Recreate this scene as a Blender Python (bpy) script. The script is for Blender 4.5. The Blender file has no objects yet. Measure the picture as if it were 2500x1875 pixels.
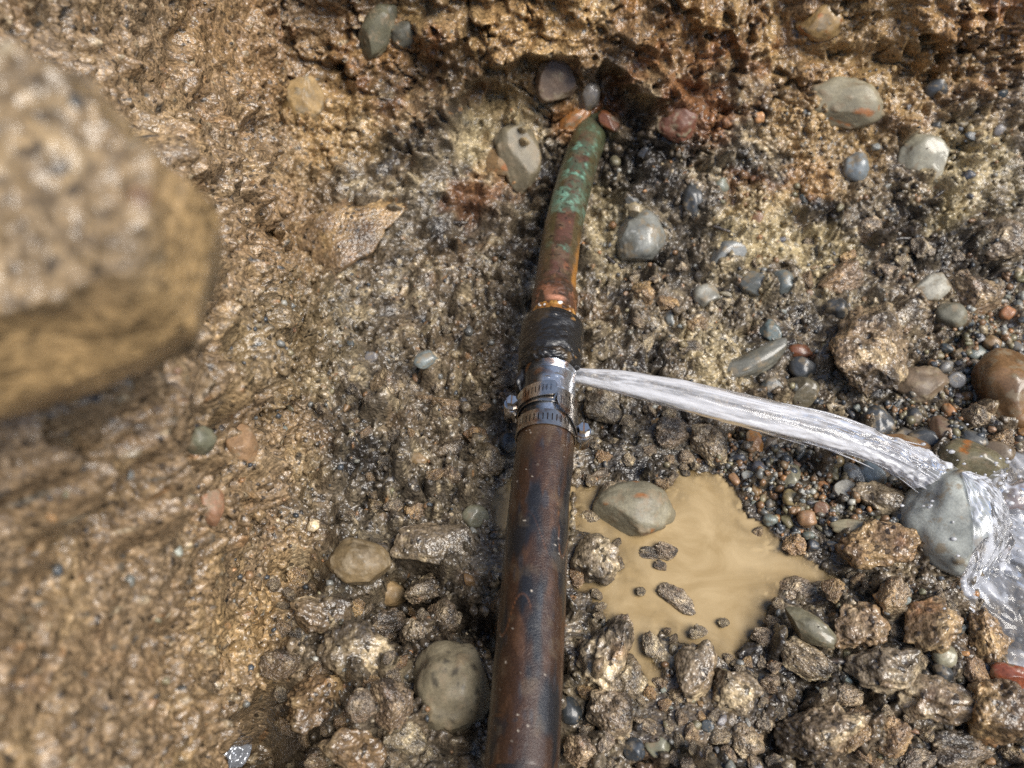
import bpy, bmesh, math, random
import numpy as np
from concurrent.futures import ThreadPoolExecutor
from mathutils import Vector, Matrix, Quaternion
from mathutils.bvhtree import BVHTree
random.seed(7)
RNG = np.random.default_rng(11)
R = math.radians
scene = bpy.context.scene
COL = scene.collection

# ------------------------------------------------------------------ camera
IMW, IMH, FPX = 2500.0, 1875.0, 1878.0
CAM = np.array([0.0, 0.0, 0.375])
PITCH = R(52.5)
CF = np.array([0, math.cos(PITCH), -math.sin(PITCH)])
CU = np.array([0, math.sin(PITCH), math.cos(PITCH)])
CR = np.array([1.0, 0, 0])
cam_d = bpy.data.cameras.new('camera')
cam = bpy.data.objects.new('camera', cam_d)
COL.objects.link(cam)
cam.location = CAM
cam.rotation_euler = (R(90) - PITCH, 0, 0)
cam_d.sensor_width = 36.0
cam_d.lens = 36.0 * FPX / IMW
cam_d.clip_start = 0.01
cam_d.clip_end = 200
cam_d.dof.use_dof = True
cam_d.dof.focus_distance = 0.445
cam_d.dof.aperture_fstop = 6.6
scene.camera = cam

# ------------------------------------------------------------------ light
SUN_EL, SUN_AZ = R(57), R(-28)      # azimuth from +X, negative = towards the near side
sun_dir = Vector((math.cos(SUN_EL) * math.cos(SUN_AZ), math.cos(SUN_EL) * math.sin(SUN_AZ), math.sin(SUN_EL)))
world = bpy.data.worlds.new('World')
scene.world = world
world.use_nodes = True
wn = world.node_tree.nodes
wn.clear()
sky = wn.new('ShaderNodeTexSky')
sky.sky_type = 'NISHITA'
sky.sun_disc = False
sky.sun_elevation = SUN_EL
sky.sun_rotation = math.pi / 2 - SUN_AZ
bg = wn.new('ShaderNodeBackground')
bg.inputs['Strength'].default_value = 0.05
wo = wn.new('ShaderNodeOutputWorld')
world.node_tree.links.new(sky.outputs[0], bg.inputs[0])
world.node_tree.links.new(bg.outputs[0], wo.inputs[0])
sun_l = bpy.data.lights.new('sun', 'SUN')
sun_l.energy = 1.5
sun_l.angle = R(38)
sun_l.color = (1.0, 0.95, 0.87)
sun = bpy.data.objects.new('sun', sun_l)
COL.objects.link(sun)
sun.location = (2, -1, 3)
sun.rotation_euler = (-sun_dir).to_track_quat('-Z', 'Y').to_euler()
vs = scene.view_settings
vs.view_transform = 'Standard'
vs.look = 'None'
vs.exposure = 1.75
vs.gamma = 1.0
vs.use_curve_mapping = False
scene.cycles.use_denoising = False
scene.cycles.max_bounces = 8
scene.cycles.diffuse_bounces = 2
scene.cycles.transparent_max_bounces = 12
scene.cycles.caustics_reflective = False
scene.cycles.caustics_refractive = False

# ------------------------------------------------------------------ numpy noise
def _hash(i, j, k, seed):
    with np.errstate(over='ignore'):
        h = (i.astype(np.uint32) * np.uint32(73856093)) ^ (j.astype(np.uint32) * np.uint32(19349663)) ^ \
            (k.astype(np.uint32) * np.uint32(83492791)) ^ np.uint32((seed * 2654435761) & 0xffffffff)
        h ^= h >> np.uint32(13)
        h = h * np.uint32(1274126177)
        h ^= h >> np.uint32(16)
        h = h * np.uint32(2246822519)
        h ^= h >> np.uint32(15)
    return h
_g = np.random.default_rng(3).normal(size=(256, 3)).astype(np.float32)
_g /= np.linalg.norm(_g, axis=1)[:, None]
POOL = ThreadPoolExecutor(4)
def chunked(fn):
    def run(p, freq, seed=0):
        if len(p) < 40000: return fn(p, freq, seed)
        parts = list(POOL.map(lambda c: fn(c, freq, seed), np.array_split(p, 8)))
        if isinstance(parts[0], tuple): return tuple(np.concatenate(x) for x in zip(*parts))
        return np.concatenate(parts)
    return run
@chunked
def perlin(p, freq, seed=0):
    q = (p * freq).astype(np.float32)
    f0 = np.floor(q)
    i = f0.astype(np.int64)
    f = q - f0
    w = f * f * f * (f * (f * 6 - 15) + 10)
    out = np.zeros(len(q), np.float32)
    for dx in (0, 1):
        wx = w[:, 0] if dx else 1 - w[:, 0]
        for dy in (0, 1):
            wy = w[:, 1] if dy else 1 - w[:, 1]
            for dz in (0, 1):
                wz = w[:, 2] if dz else 1 - w[:, 2]
                g = _g[_hash(i[:, 0] + dx, i[:, 1] + dy, i[:, 2] + dz, seed) & np.uint32(255)]
                d = g[:, 0] * (f[:, 0] - dx) + g[:, 1] * (f[:, 1] - dy) + g[:, 2] * (f[:, 2] - dz)
                out += wx * wy * wz * d
    return out * 1.6
def fbm(p, freq, octv=3, seed=0, gain=0.5):
    o = np.zeros(len(p), np.float32)
    a = 1.0
    for n in range(octv):
        o += a * perlin(p, freq * 2 ** n, seed + 17 * n)
        a *= gain
    return o
@chunked
def worley(p, freq, seed=0):
    """nearest feature distance, second distance, random id of the nearest cell"""
    q = (p * freq).astype(np.float32)
    f0 = np.floor(q)
    i = f0.astype(np.int64)
    d1 = np.full(len(q), 9.0, np.float32)
    d2 = np.full(len(q), 9.0, np.float32)
    idn = np.zeros(len(q), np.uint32)
    for dx in (-1, 0, 1):
        for dy in (-1, 0, 1):
            for dz in (-1, 0, 1):
                h = _hash(i[:, 0] + dx, i[:, 1] + dy, i[:, 2] + dz, seed)
                px = (h & np.uint32(1023)).astype(np.float32) / 1023
                py = ((h >> np.uint32(10)) & np.uint32(1023)).astype(np.float32) / 1023
                pz = ((h >> np.uint32(20)) & np.uint32(1023)).astype(np.float32) / 1023
                dd = (f0[:, 0] + dx + px - q[:, 0]) ** 2 + (f0[:, 1] + dy + py - q[:, 1]) ** 2 + (f0[:, 2] + dz + pz - q[:, 2]) ** 2
                m = dd < d1
                d2 = np.where(m, d1, np.minimum(d2, dd))
                idn = np.where(m, h, idn)
                d1 = np.where(m, dd, d1)
    idn = ((idn * np.uint32(2654435769)) >> np.uint32(8)).astype(np.float32) / float(1 << 24)
    return np.sqrt(d1), np.sqrt(d2), idn
def sstep(a, b, x):
    t = np.clip((x - a) / (b - a), 0, 1)
    return t * t * (3 - 2 * t)
def mixc(a, b, t):
    return a + (b - a) * t[:, None]
def C(*v):
    return np.array(v, np.float32)

# ------------------------------------------------------------------ pixel geometry
def ray(px, py):
    d = CF + (px - IMW / 2) / FPX * CR - (py - IMH / 2) / FPX * CU
    return d
def at(px, py, z):
    d = ray(px, py)
    return CAM + d * ((z - CAM[2]) / d[2])

# ------------------------------------------------------------------ mesh helpers
def new_mesh(name, V, F, col=None, smooth=True, attrs=None):
    me = bpy.data.meshes.new(name)
    V = np.asarray(V, np.float32)
    F = np.asarray(F, np.int32)
    n = F.shape[1]
    me.vertices.add(len(V))
    me.vertices.foreach_set('co', V.ravel())
    me.loops.add(F.size)
    me.loops.foreach_set('vertex_index', F.ravel())
    me.polygons.add(len(F))
    me.polygons.foreach_set('loop_start', np.arange(0, F.size, n, dtype=np.int32))
    try:
        me.polygons.foreach_set('loop_total', np.full(len(F), n, np.int32))
    except Exception:
        pass
    if smooth:
        me.polygons.foreach_set('use_smooth', np.ones(len(F), bool))
    if col is not None:
        a = me.color_attributes.new('Col', 'FLOAT_COLOR', 'POINT')
        a.data.foreach_set('color', np.c_[np.clip(col, 0, 1), np.ones(len(V))].astype(np.float32).ravel())
    for k, v in (attrs or {}).items():
        a = me.attributes.new(k, 'FLOAT', 'POINT')
        a.data.foreach_set('value', np.asarray(v, np.float32))
    me.update()
    me.validate()
    return me
def link(name, me, mat=None, parent=None):
    o = bpy.data.objects.new(name, me)
    COL.objects.link(o)
    if mat is not None and me is not None and not me.materials:
        me.materials.append(mat)
    if parent is not None:
        o.parent = parent
    return o
def tag(o, label=None, cat=None, group=None, kind=None):
    if label: o['label'] = label
    if cat: o['category'] = cat
    if group: o['group'] = group
    if kind: o['kind'] = kind
    return o
_ico = {}
def ico(level):
    if level not in _ico:
        bm = bmesh.new()
        bmesh.ops.create_icosphere(bm, subdivisions=level, radius=1.0)
        V = np.array([v.co[:] for v in bm.verts], np.float32)
        F = np.array([[v.index for v in f.verts] for f in bm.faces], np.int32)
        bm.free()
        _ico[level] = (V, F)
    return _ico[level]

# ------------------------------------------------------------------ materials
def nodes_of(name):
    m = bpy.data.materials.new(name)
    m.use_nodes = True
    nt = m.node_tree
    return m, nt, nt.nodes, nt.links, nt.nodes['Principled BSDF']
def N(nt, kind, **kw):
    n = nt.nodes.new(kind)
    for k, v in kw.items():
        if k in n.inputs: n.inputs[k].default_value = v
        else: setattr(n, k, v)
    return n
def mud_material(name, rough=(0.3, 0.55), bump=1.0, vary=0.5, coat=0.5, tint=False, grain=.3):
    m, nt, nd, lk, b = nodes_of(name)
    at_ = N(nt, 'ShaderNodeAttribute', attribute_name='Col')
    tc = N(nt, 'ShaderNodeTexCoord')
    n1 = N(nt, 'ShaderNodeTexNoise', Scale=520.0, Detail=5.0, Roughness=0.65)
    n2 = N(nt, 'ShaderNodeTexNoise', Scale=950.0, Detail=0.0, Roughness=0.5)
    n4 = N(nt, 'ShaderNodeTexNoise', Scale=380.0, Detail=1.5, Roughness=0.55)
    n3 = N(nt, 'ShaderNodeTexNoise', Scale=45.0, Detail=3.0, Roughness=0.6)
    for n in (n1, n2, n3, n4): lk.new(tc.outputs['Object'], n.inputs['Vector'])
    ramp = N(nt, 'ShaderNodeMapRange')
    ramp.inputs['From Min'].default_value = 0.3; ramp.inputs['From Max'].default_value = 0.7
    ramp.inputs['To Min'].default_value = 1 - vary; ramp.inputs['To Max'].default_value = 1 + vary * 0.8
    lk.new(n1.outputs['Fac'], ramp.inputs['Value'])
    mul = N(nt, 'ShaderNodeVectorMath', operation='SCALE')
    src = at_.outputs['Color']
    if tint:
        oi = N(nt, 'ShaderNodeObjectInfo')
        mm = N(nt, 'ShaderNodeVectorMath', operation='MULTIPLY')
        lk.new(src, mm.inputs[0]); lk.new(oi.outputs['Color'], mm.inputs[1])
        src = mm.outputs[0]
    vo = N(nt, 'ShaderNodeTexVoronoi', Scale=430.0); vo.inputs['Randomness'].default_value = 1.0
    vo2 = N(nt, 'ShaderNodeTexVoronoi', Scale=900.0)
    for v_ in (vo, vo2): lk.new(tc.outputs['Object'], v_.inputs['Vector'])
    g1 = N(nt, 'ShaderNodeSeparateColor'); lk.new(vo.outputs['Color'], g1.inputs[0])
    g2_ = N(nt, 'ShaderNodeSeparateColor'); lk.new(vo2.outputs['Color'], g2_.inputs[0])
    m1 = N(nt, 'ShaderNodeMapRange'); m1.inputs['To Min'].default_value = .62; m1.inputs['To Max'].default_value = 1.38
    m2 = N(nt, 'ShaderNodeMapRange'); m2.inputs['To Min'].default_value = .75; m2.inputs['To Max'].default_value = 1.25
    lk.new(g1.outputs[0], m1.inputs['Value']); lk.new(g2_.outputs[0], m2.inputs['Value'])
    pr = N(nt, 'ShaderNodeMath', operation='MULTIPLY'); lk.new(m1.outputs[0], pr.inputs[0]); lk.new(m2.outputs[0], pr.inputs[1])
    pr2 = N(nt, 'ShaderNodeMath', operation='MULTIPLY'); lk.new(pr.outputs[0], pr2.inputs[0]); lk.new(ramp.outputs[0], pr2.inputs[1])
    dk = N(nt, 'ShaderNodeMath', operation='GREATER_THAN'); dk.inputs[1].default_value = .955; lk.new(g1.outputs[1], dk.inputs[0])
    dm = N(nt, 'ShaderNodeMapRange'); dm.inputs['To Min'].default_value = 1.0; dm.inputs['To Max'].default_value = .3; lk.new(dk.outputs[0], dm.inputs['Value'])
    pr3 = N(nt, 'ShaderNodeMath', operation='MULTIPLY'); lk.new(pr2.outputs[0], pr3.inputs[0]); lk.new(dm.outputs[0], pr3.inputs[1])
    lk.new(src, mul.inputs[0]); lk.new(pr3.outputs[0], mul.inputs['Scale'])
    lk.new(mul.outputs[0], b.inputs['Base Color'])
    rr = N(nt, 'ShaderNodeMapRange')
    rr.inputs['From Min'].default_value = 0.35; rr.inputs['From Max'].default_value = 0.65
    rr.inputs['To Min'].default_value = rough[0]; rr.inputs['To Max'].default_value = rough[1]
    lk.new(n3.outputs['Fac'], rr.inputs['Value']); lk.new(rr.outputs[0], b.inputs['Roughness'])
    b1 = N(nt, 'ShaderNodeBump', Strength=0.7 * bump, Distance=0.0018)
    b2 = N(nt, 'ShaderNodeBump', Strength=0.35 * bump, Distance=0.0005)
    hs = N(nt, 'ShaderNodeMath', operation='MULTIPLY_ADD'); hs.inputs[1].default_value = -grain; lk.new(vo.outputs['Distance'], hs.inputs[0]); lk.new(n4.outputs['Fac'], hs.inputs[2])
    lk.new(hs.outputs[0], b1.inputs['Height'])
    lk.new(n2.outputs['Fac'], b2.inputs['Height'])
    lk.new(b1.outputs[0], b2.inputs['Normal']); lk.new(b2.outputs[0], b.inputs['Normal'])
    wt = N(nt, 'ShaderNodeMath', operation='MULTIPLY'); wt.inputs[1].default_value = coat
    if tint: wt.inputs[0].default_value = 1.0
    else:
        wa = N(nt, 'ShaderNodeAttribute', attribute_name='wet'); lk.new(wa.outputs['Fac'], wt.inputs[0])
    lk.new(wt.outputs[0], b.inputs['Coat Weight'])
    b.inputs['Coat Roughness'].default_value = 0.07
    lk.new(b2.outputs[0], b.inputs['Coat Normal'])
    return m
def stone_material(name, rough=0.22, coat=0.45, bump=0.25, vary=0.25, mud=0.0):
    m, nt, nd, lk, b = nodes_of(name)
    at_ = N(nt, 'ShaderNodeAttribute', attribute_name='Col')
    oi = N(nt, 'ShaderNodeObjectInfo')
    tc = N(nt, 'ShaderNodeTexCoord')
    off = N(nt, 'ShaderNodeVectorMath', operation='ADD')
    lk.new(tc.outputs['Object'], off.inputs[0]); lk.new(oi.outputs['Random'], off.inputs[1])
    n1 = N(nt, 'ShaderNodeTexNoise', Scale=700.0, Detail=4.0, Roughness=0.7)
    n2 = N(nt, 'ShaderNodeTexNoise', Scale=70.0, Detail=3.0, Roughness=0.6)
    for n in (n1, n2): lk.new(off.outputs[0], n.inputs['Vector'])
    mm = N(nt, 'ShaderNodeVectorMath', operation='MULTIPLY')
    lk.new(at_.outputs['Color'], mm.inputs[0]); lk.new(oi.outputs['Color'], mm.inputs[1])
    r1 = N(nt, 'ShaderNodeMapRange')
    r1.inputs['From Min'].default_value = 0.3; r1.inputs['From Max'].default_value = 0.7
    r1.inputs['To Min'].default_value = 1 - vary; r1.inputs['To Max'].default_value = 1 + vary
    lk.new(n1.outputs['Fac'], r1.inputs['Value'])
    r2 = N(nt, 'ShaderNodeMapRange')
    r2.inputs['From Min'].default_value = 0.3; r2.inputs['From Max'].default_value = 0.7
    r2.inputs['To Min'].default_value = 1 - vary; r2.inputs['To Max'].default_value = 1 + vary
    lk.new(n2.outputs['Fac'], r2.inputs['Value'])
    mx = N(nt, 'ShaderNodeMath', operation='MULTIPLY')
    lk.new(r1.outputs[0], mx.inputs[0]); lk.new(r2.outputs[0], mx.inputs[1])
    sc = N(nt, 'ShaderNodeVectorMath', operation='SCALE')
    lk.new(mm.outputs[0], sc.inputs[0]); lk.new(mx.outputs[0], sc.inputs['Scale'])
    n5 = N(nt, 'ShaderNodeTexNoise', Scale=110.0, Detail=5.0, Roughness=0.65)
    lk.new(off.outputs[0], n5.inputs['Vector'])
    mk = N(nt, 'ShaderNodeMapRange'); mk.interpolation_type = 'SMOOTHSTEP'
    mk.inputs['From Min'].default_value = .52; mk.inputs['From Max'].default_value = .64
    mk.inputs['To Min'].default_value = 0; mk.inputs['To Max'].default_value = .75
    lk.new(n5.outputs['Fac'], mk.inputs['Value'])
    mxc = N(nt, 'ShaderNodeMix', data_type='RGBA')
    lk.new(mk.outputs[0], mxc.inputs[0]); lk.new(sc.outputs[0], mxc.inputs[6]); mxc.inputs[7].default_value = (.24, .185, .115, 1)
    lk.new(mxc.outputs[2], b.inputs['Base Color'])
    b.inputs['Roughness'].default_value = rough + 0.2
    cw = N(nt, 'ShaderNodeMapRange'); cw.inputs['To Min'].default_value = coat; cw.inputs['To Max'].default_value = coat * .25
    lk.new(mk.outputs[0], cw.inputs['Value']); lk.new(cw.outputs[0], b.inputs['Coat Weight'])
    b.inputs['Coat Roughness'].default_value = rough * 0.5
    bp = N(nt, 'ShaderNodeBump', Strength=bump, Distance=0.0006)
    lk.new(n1.outputs['Fac'], bp.inputs['Height']); lk.new(bp.outputs[0], b.inputs['Normal'])
    bp2 = N(nt, 'ShaderNodeBump', Strength=0.35, Distance=0.0025)
    lk.new(n2.outputs['Fac'], bp2.inputs['Height']); lk.new(bp2.outputs[0], b.inputs['Coat Normal'])
    return m
def attr_material(name, rough, metallic=0.0, coat=0.3, bump=0.2, bscale=900.0, vary=0.15):
    m, nt, nd, lk, b = nodes_of(name)
    at_ = N(nt, 'ShaderNodeAttribute', attribute_name='Col')
    tc = N(nt, 'ShaderNodeTexCoord')
    n1 = N(nt, 'ShaderNodeTexNoise', Scale=bscale, Detail=4.0, Roughness=0.65)
    lk.new(tc.outputs['Object'], n1.inputs['Vector'])
    r1 = N(nt, 'ShaderNodeMapRange')
    r1.inputs['From Min'].default_value = 0.3; r1.inputs['From Max'].default_value = 0.7
    r1.inputs['To Min'].default_value = 1 - vary; r1.inputs['To Max'].default_value = 1 + vary
    lk.new(n1.outputs['Fac'], r1.inputs['Value'])
    sc = N(nt, 'ShaderNodeVectorMath', operation='SCALE')
    lk.new(at_.outputs['Color'], sc.inputs[0]); lk.new(r1.outputs[0], sc.inputs['Scale'])
    lk.new(sc.outputs[0], b.inputs['Base Color'])
    b.inputs['Roughness'].default_value = rough
    b.inputs['Metallic'].default_value = metallic
    b.inputs['Coat Weight'].default_value = coat
    b.inputs['Coat Roughness'].default_value = 0.12
    bp = N(nt, 'ShaderNodeBump', Strength=bump, Distance=0.0006)
    lk.new(n1.outputs['Fac'], bp.inputs['Height']); lk.new(bp.outputs[0], b.inputs['Normal'])
    return m
M_mud = mud_material('wet_soil')
M_clod = mud_material('wet_clay_clod', tint=True, coat=0.5, grain=.12, vary=.4)
M_stone = stone_material('wet_stone')
M_stone_matt = stone_material('dull_wet_stone', rough=0.4, coat=0.15, bump=0.4)
M_pipe = attr_material('stained_brown_pipe', 0.38, 0.1, 0.3, 0.55, 1000, 0.4)
M_copper = attr_material('patinated_copper', 0.42, 0.25, 0.25, 0.3, 900, 0.25)
M_rubber = attr_material('black_pitch_coated_coupling', 0.35, 0.0, 0.3, 0.5, 900, 0.3)
M_zinc = attr_material('wet_zinc_nipple', 0.22, 0.85, 0.3, 0.15, 700, 0.25)
M_steel = attr_material('stainless_clamp_steel', 0.22, 0.95, 0.2, 0.08, 500, 0.15)

# ------------------------------------------------------------------ terrain
ZF = -0.05
PX = np.array([(-3.0, .40), (-.40, .40), (-.27, .385), (-.205, .33), (-.170, .22), (-.150, .13), (-.133, .075), (-.126, .045), (-.133, .02), (-.142, -.006), (-.128, -.03),
               (-.09, -.046), (0, -.05), (.2, -.05), (.32, -.05), (.45, -.046), (.58, -.01), (.68, .1), (.75, .27), (.83, .38), (1.0, .40), (3.0, .40)])
PY = np.array([(-3.0, .40), (-.75, .40), (-.62, .36), (-.52, .2), (-.46, .03), (-.40, -.04), (-.30, -.05), (.36, -.05), (.43, -.044), (.475, -.03), (.515, -.004),
               (.548, .03), (.570, .07), (.588, .13), (.61, .24), (.65, .35), (.74, .395), (1.0, .40), (3.0, .40)])
def resample(P, fine):
    """walk the profile polyline with a spacing that depends on where one is"""
    seg = np.linalg.norm(np.diff(P, axis=0), axis=1)
    s = np.r_[0, np.cumsum(seg)]
    S = np.linspace(0, s[-1], 40000)
    X = np.interp(S, s, P[:, 0]); Z = np.interp(S, s, P[:, 1])
    k = 900
    sm = lambda a: np.convolve(np.pad(a, k // 2, mode='edge'), np.ones(k) / k, 'same')[k // 2:-(k // 2)] if False else a
    step = np.array([fine(x, z) for x, z in zip(X[::20], Z[::20])])
    step = np.interp(S, S[::20], step)
    dens = np.cumsum(1 / step) * (S[1] - S[0])
    n = int(dens[-1])
    ss = np.interp(np.linspace(dens[0], dens[-1], n), dens, S)
    x = np.interp(ss, s, P[:, 0]); z = np.interp(ss, s, P[:, 1])
    return x, z
def smooth1(a, xs, n=40):
    for _ in range(n):
        a[1:-1] = 0.25 * a[:-2] + 0.5 * a[1:-1] + 0.25 * a[2:]
    return a
fx = lambda x, z: 0.00095 if (-.16 < x < .36 and z < .09) else (0.0018 if -.2 < x < .5 and z < .24 else (0.004 if -.3 < x < .6 else .06))
fy = lambda y, z: 0.00095 if (.05 < y < .605 and z < .165) else (0.002 if -.1 < y < .61 and z < .2 else (0.006 if -.6 < y < .7 else .06))
ux, uz = resample(PX, fx)
vy, vz = resample(PY, fy)
uz = smooth1(uz.copy(), ux, 120)
vz = smooth1(vz.copy(), vy, 120)
nu, nv = len(ux), len(vy)
hx = np.maximum(uz - ZF, 0)[None, :]
hy = np.maximum(vz - ZF, 0)[:, None]
Zb = ZF + (hx ** 2.6 + hy ** 2.6) ** (1 / 2.6)
Zb = np.minimum(Zb, 0.405 + 0 * Zb)
XX = ux[None, :] - .13 * np.clip(vy[:, None] - .09, -.1, .36) * sstep(-.04, -.12, ux)[None, :]
P = np.stack([XX, np.broadcast_to(vy[:, None], (nv, nu)), Zb], -1).astype(np.float32)
def grid_normals(P):
    du = np.gradient(P, axis=1); dv = np.gradient(P, axis=0)
    n = np.cross(du, dv)
    return n / np.maximum(np.linalg.norm(n, axis=-1, keepdims=True), 1e-12)
NB = grid_normals(P)
q = P.reshape(-1, 3)
nb = NB.reshape(-1, 3)
# wallness: 0 on the floor, 1 on a wall
steep = sstep(0.15, 0.6, 1 - nb[:, 2])
leftw = sstep(-.09, -.14, q[:, 0] + .10 * np.clip(q[:, 1] - .09, -.1, .36)) * sstep(-.05, .02, q[:, 2] + .03)
endw = sstep(.45, .54, q[:, 1])
near_pipe = np.exp(-((q[:, 0] - 0.02 - 0.06 * np.clip(q[:, 1] - .3, 0, 1)) / 0.045) ** 2) * sstep(.60, .50, q[:, 1])
nL = fbm(q, 9.0, 2, 1)
nM = fbm(q, 34.0, 3, 5)
nM2 = perlin(q, 75.0, 9)
warp = np.stack([perlin(q, 60, 31), perlin(q, 60, 32), perlin(q, 60, 33)], -1) * 0.006
w1, w1b, id1 = worley(q + warp, 62.0, 2)
w2, w2b, id2 = worley(q + warp * 0.5, 165.0, 4)
w3, w3b, id3 = worley(q + warp * 0.3, 330.0, 6)
nS = fbm(q, 210.0, 2, 12)
cloddy = sstep(-.25, .35, fbm(q, 16, 2, 44) + 0.25 * (1 - steep))
frag = lambda a, b_, k: sstep(0, k, b_ - a) * .6 + np.clip(1 - (a / .8) ** 2, 0, 1) * .4
lump1 = frag(w1, w1b, .5)
lump2 = frag(w2, w2b, .45)
lump3 = frag(w3, w3b, .45)
disp = nL * (0.008 + 0.019 * steep) * (1 - 0.55 * near_pipe) + nM * (0.0055 + 0.0065 * steep)
smear = sstep(.0, .5, fbm(q, 24, 2, 91))
turb = np.abs(perlin(q + warp, 120, 61)) + .5 * np.abs(perlin(q, 260, 62))
disp += lump1 * (0.0030 + 0.0110 * cloddy) * (0.10 + 1.5 * id1 ** 1.5)
disp += lump2 * (.0012 + .0026 * cloddy) * (1 - .75 * smear) * (0.15 + 1.5 * id2 ** 1.5) + (lump3 * 0.0010 * (.3 + id3) + nS * 0.0009) * (1 - .6 * smear) + nM2 * 0.0014 + (turb - .35) * .0030 * (1 - .6 * smear)
pit = sstep(.42, .75, perlin(q, 95.0, 77) + 0.35 * perlin(q, 240, 78))
disp -= pit * 0.007
bigpit = sstep(.42, .62, perlin(q, 38.0, 81) + .25 * perlin(q, 120, 82)) * steep
disp -= bigpit * 0.012
crack = sstep(.10, .0, np.abs(perlin(q + warp, 46, 301) + .25 * perlin(q, 150, 302))) * sstep(.0, .4, perlin(q, 22, 303))
disp -= crack * .010
disp = disp * (1 - .68 * leftw)
disp += leftw * (lump2 * .0020 * (.1 + 1.4 * id2 ** 1.5) * (1 - .7 * smear) + lump3 * .0009 * (.2 + id3) + nS * .0008 - pit * .005 - sstep(.5, .7, perlin(q, 130, 311)) * .004)
chunk_a, chunk_b, chunk_i = worley(q + warp * 1.5, 30.0, 21)
disp += endw * sstep(-.02, .04, q[:, 2]) * sstep(0, .35, chunk_b - chunk_a) * .013 * (chunk_i - .25)
chunk_a = chunk_b = None
for px_, py_, rad_, dz_ in [(640, 1800, 110, -.055), (930, 1480, 80, -.03), (1000, 1400, 60, -.02), (720, 1420, 60, -.02), (1165, 1560, 70, -.02), (722, 1130, 34, -.012), (432, 900, 45, -.012), (640, 1830, 120, -.02), (1000, 1590, 60, -.014), (1060, 1440, 50, -.008),
        (1180, 560, 60, -.010), (880, 1650, 170, .012), (1000, 1760, 150, .010), (1480, 1640, 80, .008), (2200, 1650, 250, .008), (1950, 1700, 160, .006), (1900, 1830, 60, -.012), (2080, 1700, 60, -.012), (1560, 1720, 50, -.012), (1010, 1690, 50, -.014), (1370, 1850, 60, -.014),
        (2100, 870, 110, .008), (230, 760, 430, .030), (250, 1250, 350, .008), (60, 900, 260, .012), (1560, 360, 90, -.010), (1130, 170, 90, -.008), (640, 330, 45, -.01), (500, 260, 40, -.012), (420, 110, 40, -.012)]:
    d_ = ray(px_, py_)
    rr2 = q - CAM
    dp_ = rr2 @ CF
    e_ = np.hypot(rr2 @ CR / dp_ - d_ @ CR, rr2 @ CU / dp_ - d_ @ CU) * FPX / rad_
    disp += dz_ * sstep(1.3, .5, e_ + .6 * nM) * (dp_ > .1)
# hollow behind the place where the pipe leaves the end wall, with a hard upper lip
def proj(q):
    r = q - CAM
    d = r @ CF
    return IMW / 2 + FPX * (r @ CR) / d, IMH / 2 - FPX * (r @ CU) / d
hc = at(1440, 330, 0.0)
cav = (((q[:, 0] - (hc[0] - .036)) / 0.088) ** 2 + ((q[:, 2] - 0.012) / 0.045) ** 2) + 0.35 * nM
cavm = sstep(1.05, 0.75, cav) * sstep(.40, .47, q[:, 1])
disp -= cavm * 0.018
lip = np.exp(-((cav - 1.12) / 0.18) ** 2) * endw * sstep(.0, .03, q[:, 2])
disp += lip * 0.007
dist_out = sstep(0.5, 1.2, np.abs(q[:, 0])) + sstep(.7, 1.4, np.abs(q[:, 1] - .1))
disp = disp * (1 - 0.5 * np.clip(dist_out, 0, 1))
q2 = q + nb * disp[:, None]
# sideways drag so that lumps overhang a little
q2 += warp * np.array([.35, .35, 0.2], np.float32) * steep[:, None]

# the water levels
ZP = -0.0475
PUD = [[(1655, 1140), (1740, 1150), (1792, 1180), (1845, 1255), (1900, 1330), (1960, 1362), (2108, 1412), (2112, 1440), (2010, 1432), (1950, 1450), (1905, 1440),
        (1895, 1500), (1880, 1560), (1800, 1592), (1785, 1618), (1735, 1575), (1690, 1560), (1620, 1560), (1590, 1600), (1632, 1690), (1605, 1700),
        (1545, 1640), (1490, 1560), (1462, 1500), (1452, 1440), (1415, 1430), (1432, 1392), (1500, 1385), (1515, 1345), (1440, 1300), (1400, 1300),
        (1395, 1190), (1450, 1180), (1490, 1210), (1560, 1190), (1640, 1180)],
       [(1205, 1185), (1245, 1165), (1330, 1170), (1400, 1190), (1400, 1300), (1300, 1320), (1245, 1310), (1205, 1265)]]
def poly_sd(x, y, poly):
    inside = np.zeros(len(x), bool)
    dmin = np.full(len(x), 9.0)
    n = len(poly)
    for a in range(n):
        x0, y0 = poly[a]; x1, y1 = poly[(a + 1) % n]
        ex, ey = x1 - x0, y1 - y0
        t = np.clip(((x - x0) * ex + (y - y0) * ey) / (ex * ex + ey * ey + 1e-12), 0, 1)
        dmin = np.minimum(dmin, np.hypot(x - x0 - t * ex, y - y0 - t * ey))
        c = ((y0 > y) != (y1 > y)) & (x < ex * (y - y0) / (ey + 1e-12) + x0)
        inside ^= c
    return np.where(inside, dmin, -dmin)
def water_sd(x, y, polys, z):
    sd = np.full(len(x), -9.0)
    for p in polys:
        w = [at(a, b, z)[:2] for a, b in p]
        sd = np.maximum(sd, poly_sd(x, y, w))
    return sd
sdp = water_sd(q2[:, 0], q2[:, 1], PUD, ZP) + 0.0055 * nM + 0.0035 * nM2 + .0015 * perlin(q2, 190, 71)
near = sstep(-.03, -.004, sdp)
zin = ZP - 0.0012 - np.clip(sdp, 0, .05) * 0.30
zout = ZP + 0.0008 + np.clip(-sdp, 0, .03) * 0.16
z = q2[:, 2]
rough_in = (lump1 * .0015 + nS * .0005)
zi = np.minimum(z, zin + rough_in)
zo = np.maximum(z, zout)
q2[:, 2] = np.where(sdp > 0, zi, np.where(sdp > -.03, zo, z))
ZS = -0.052
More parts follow.
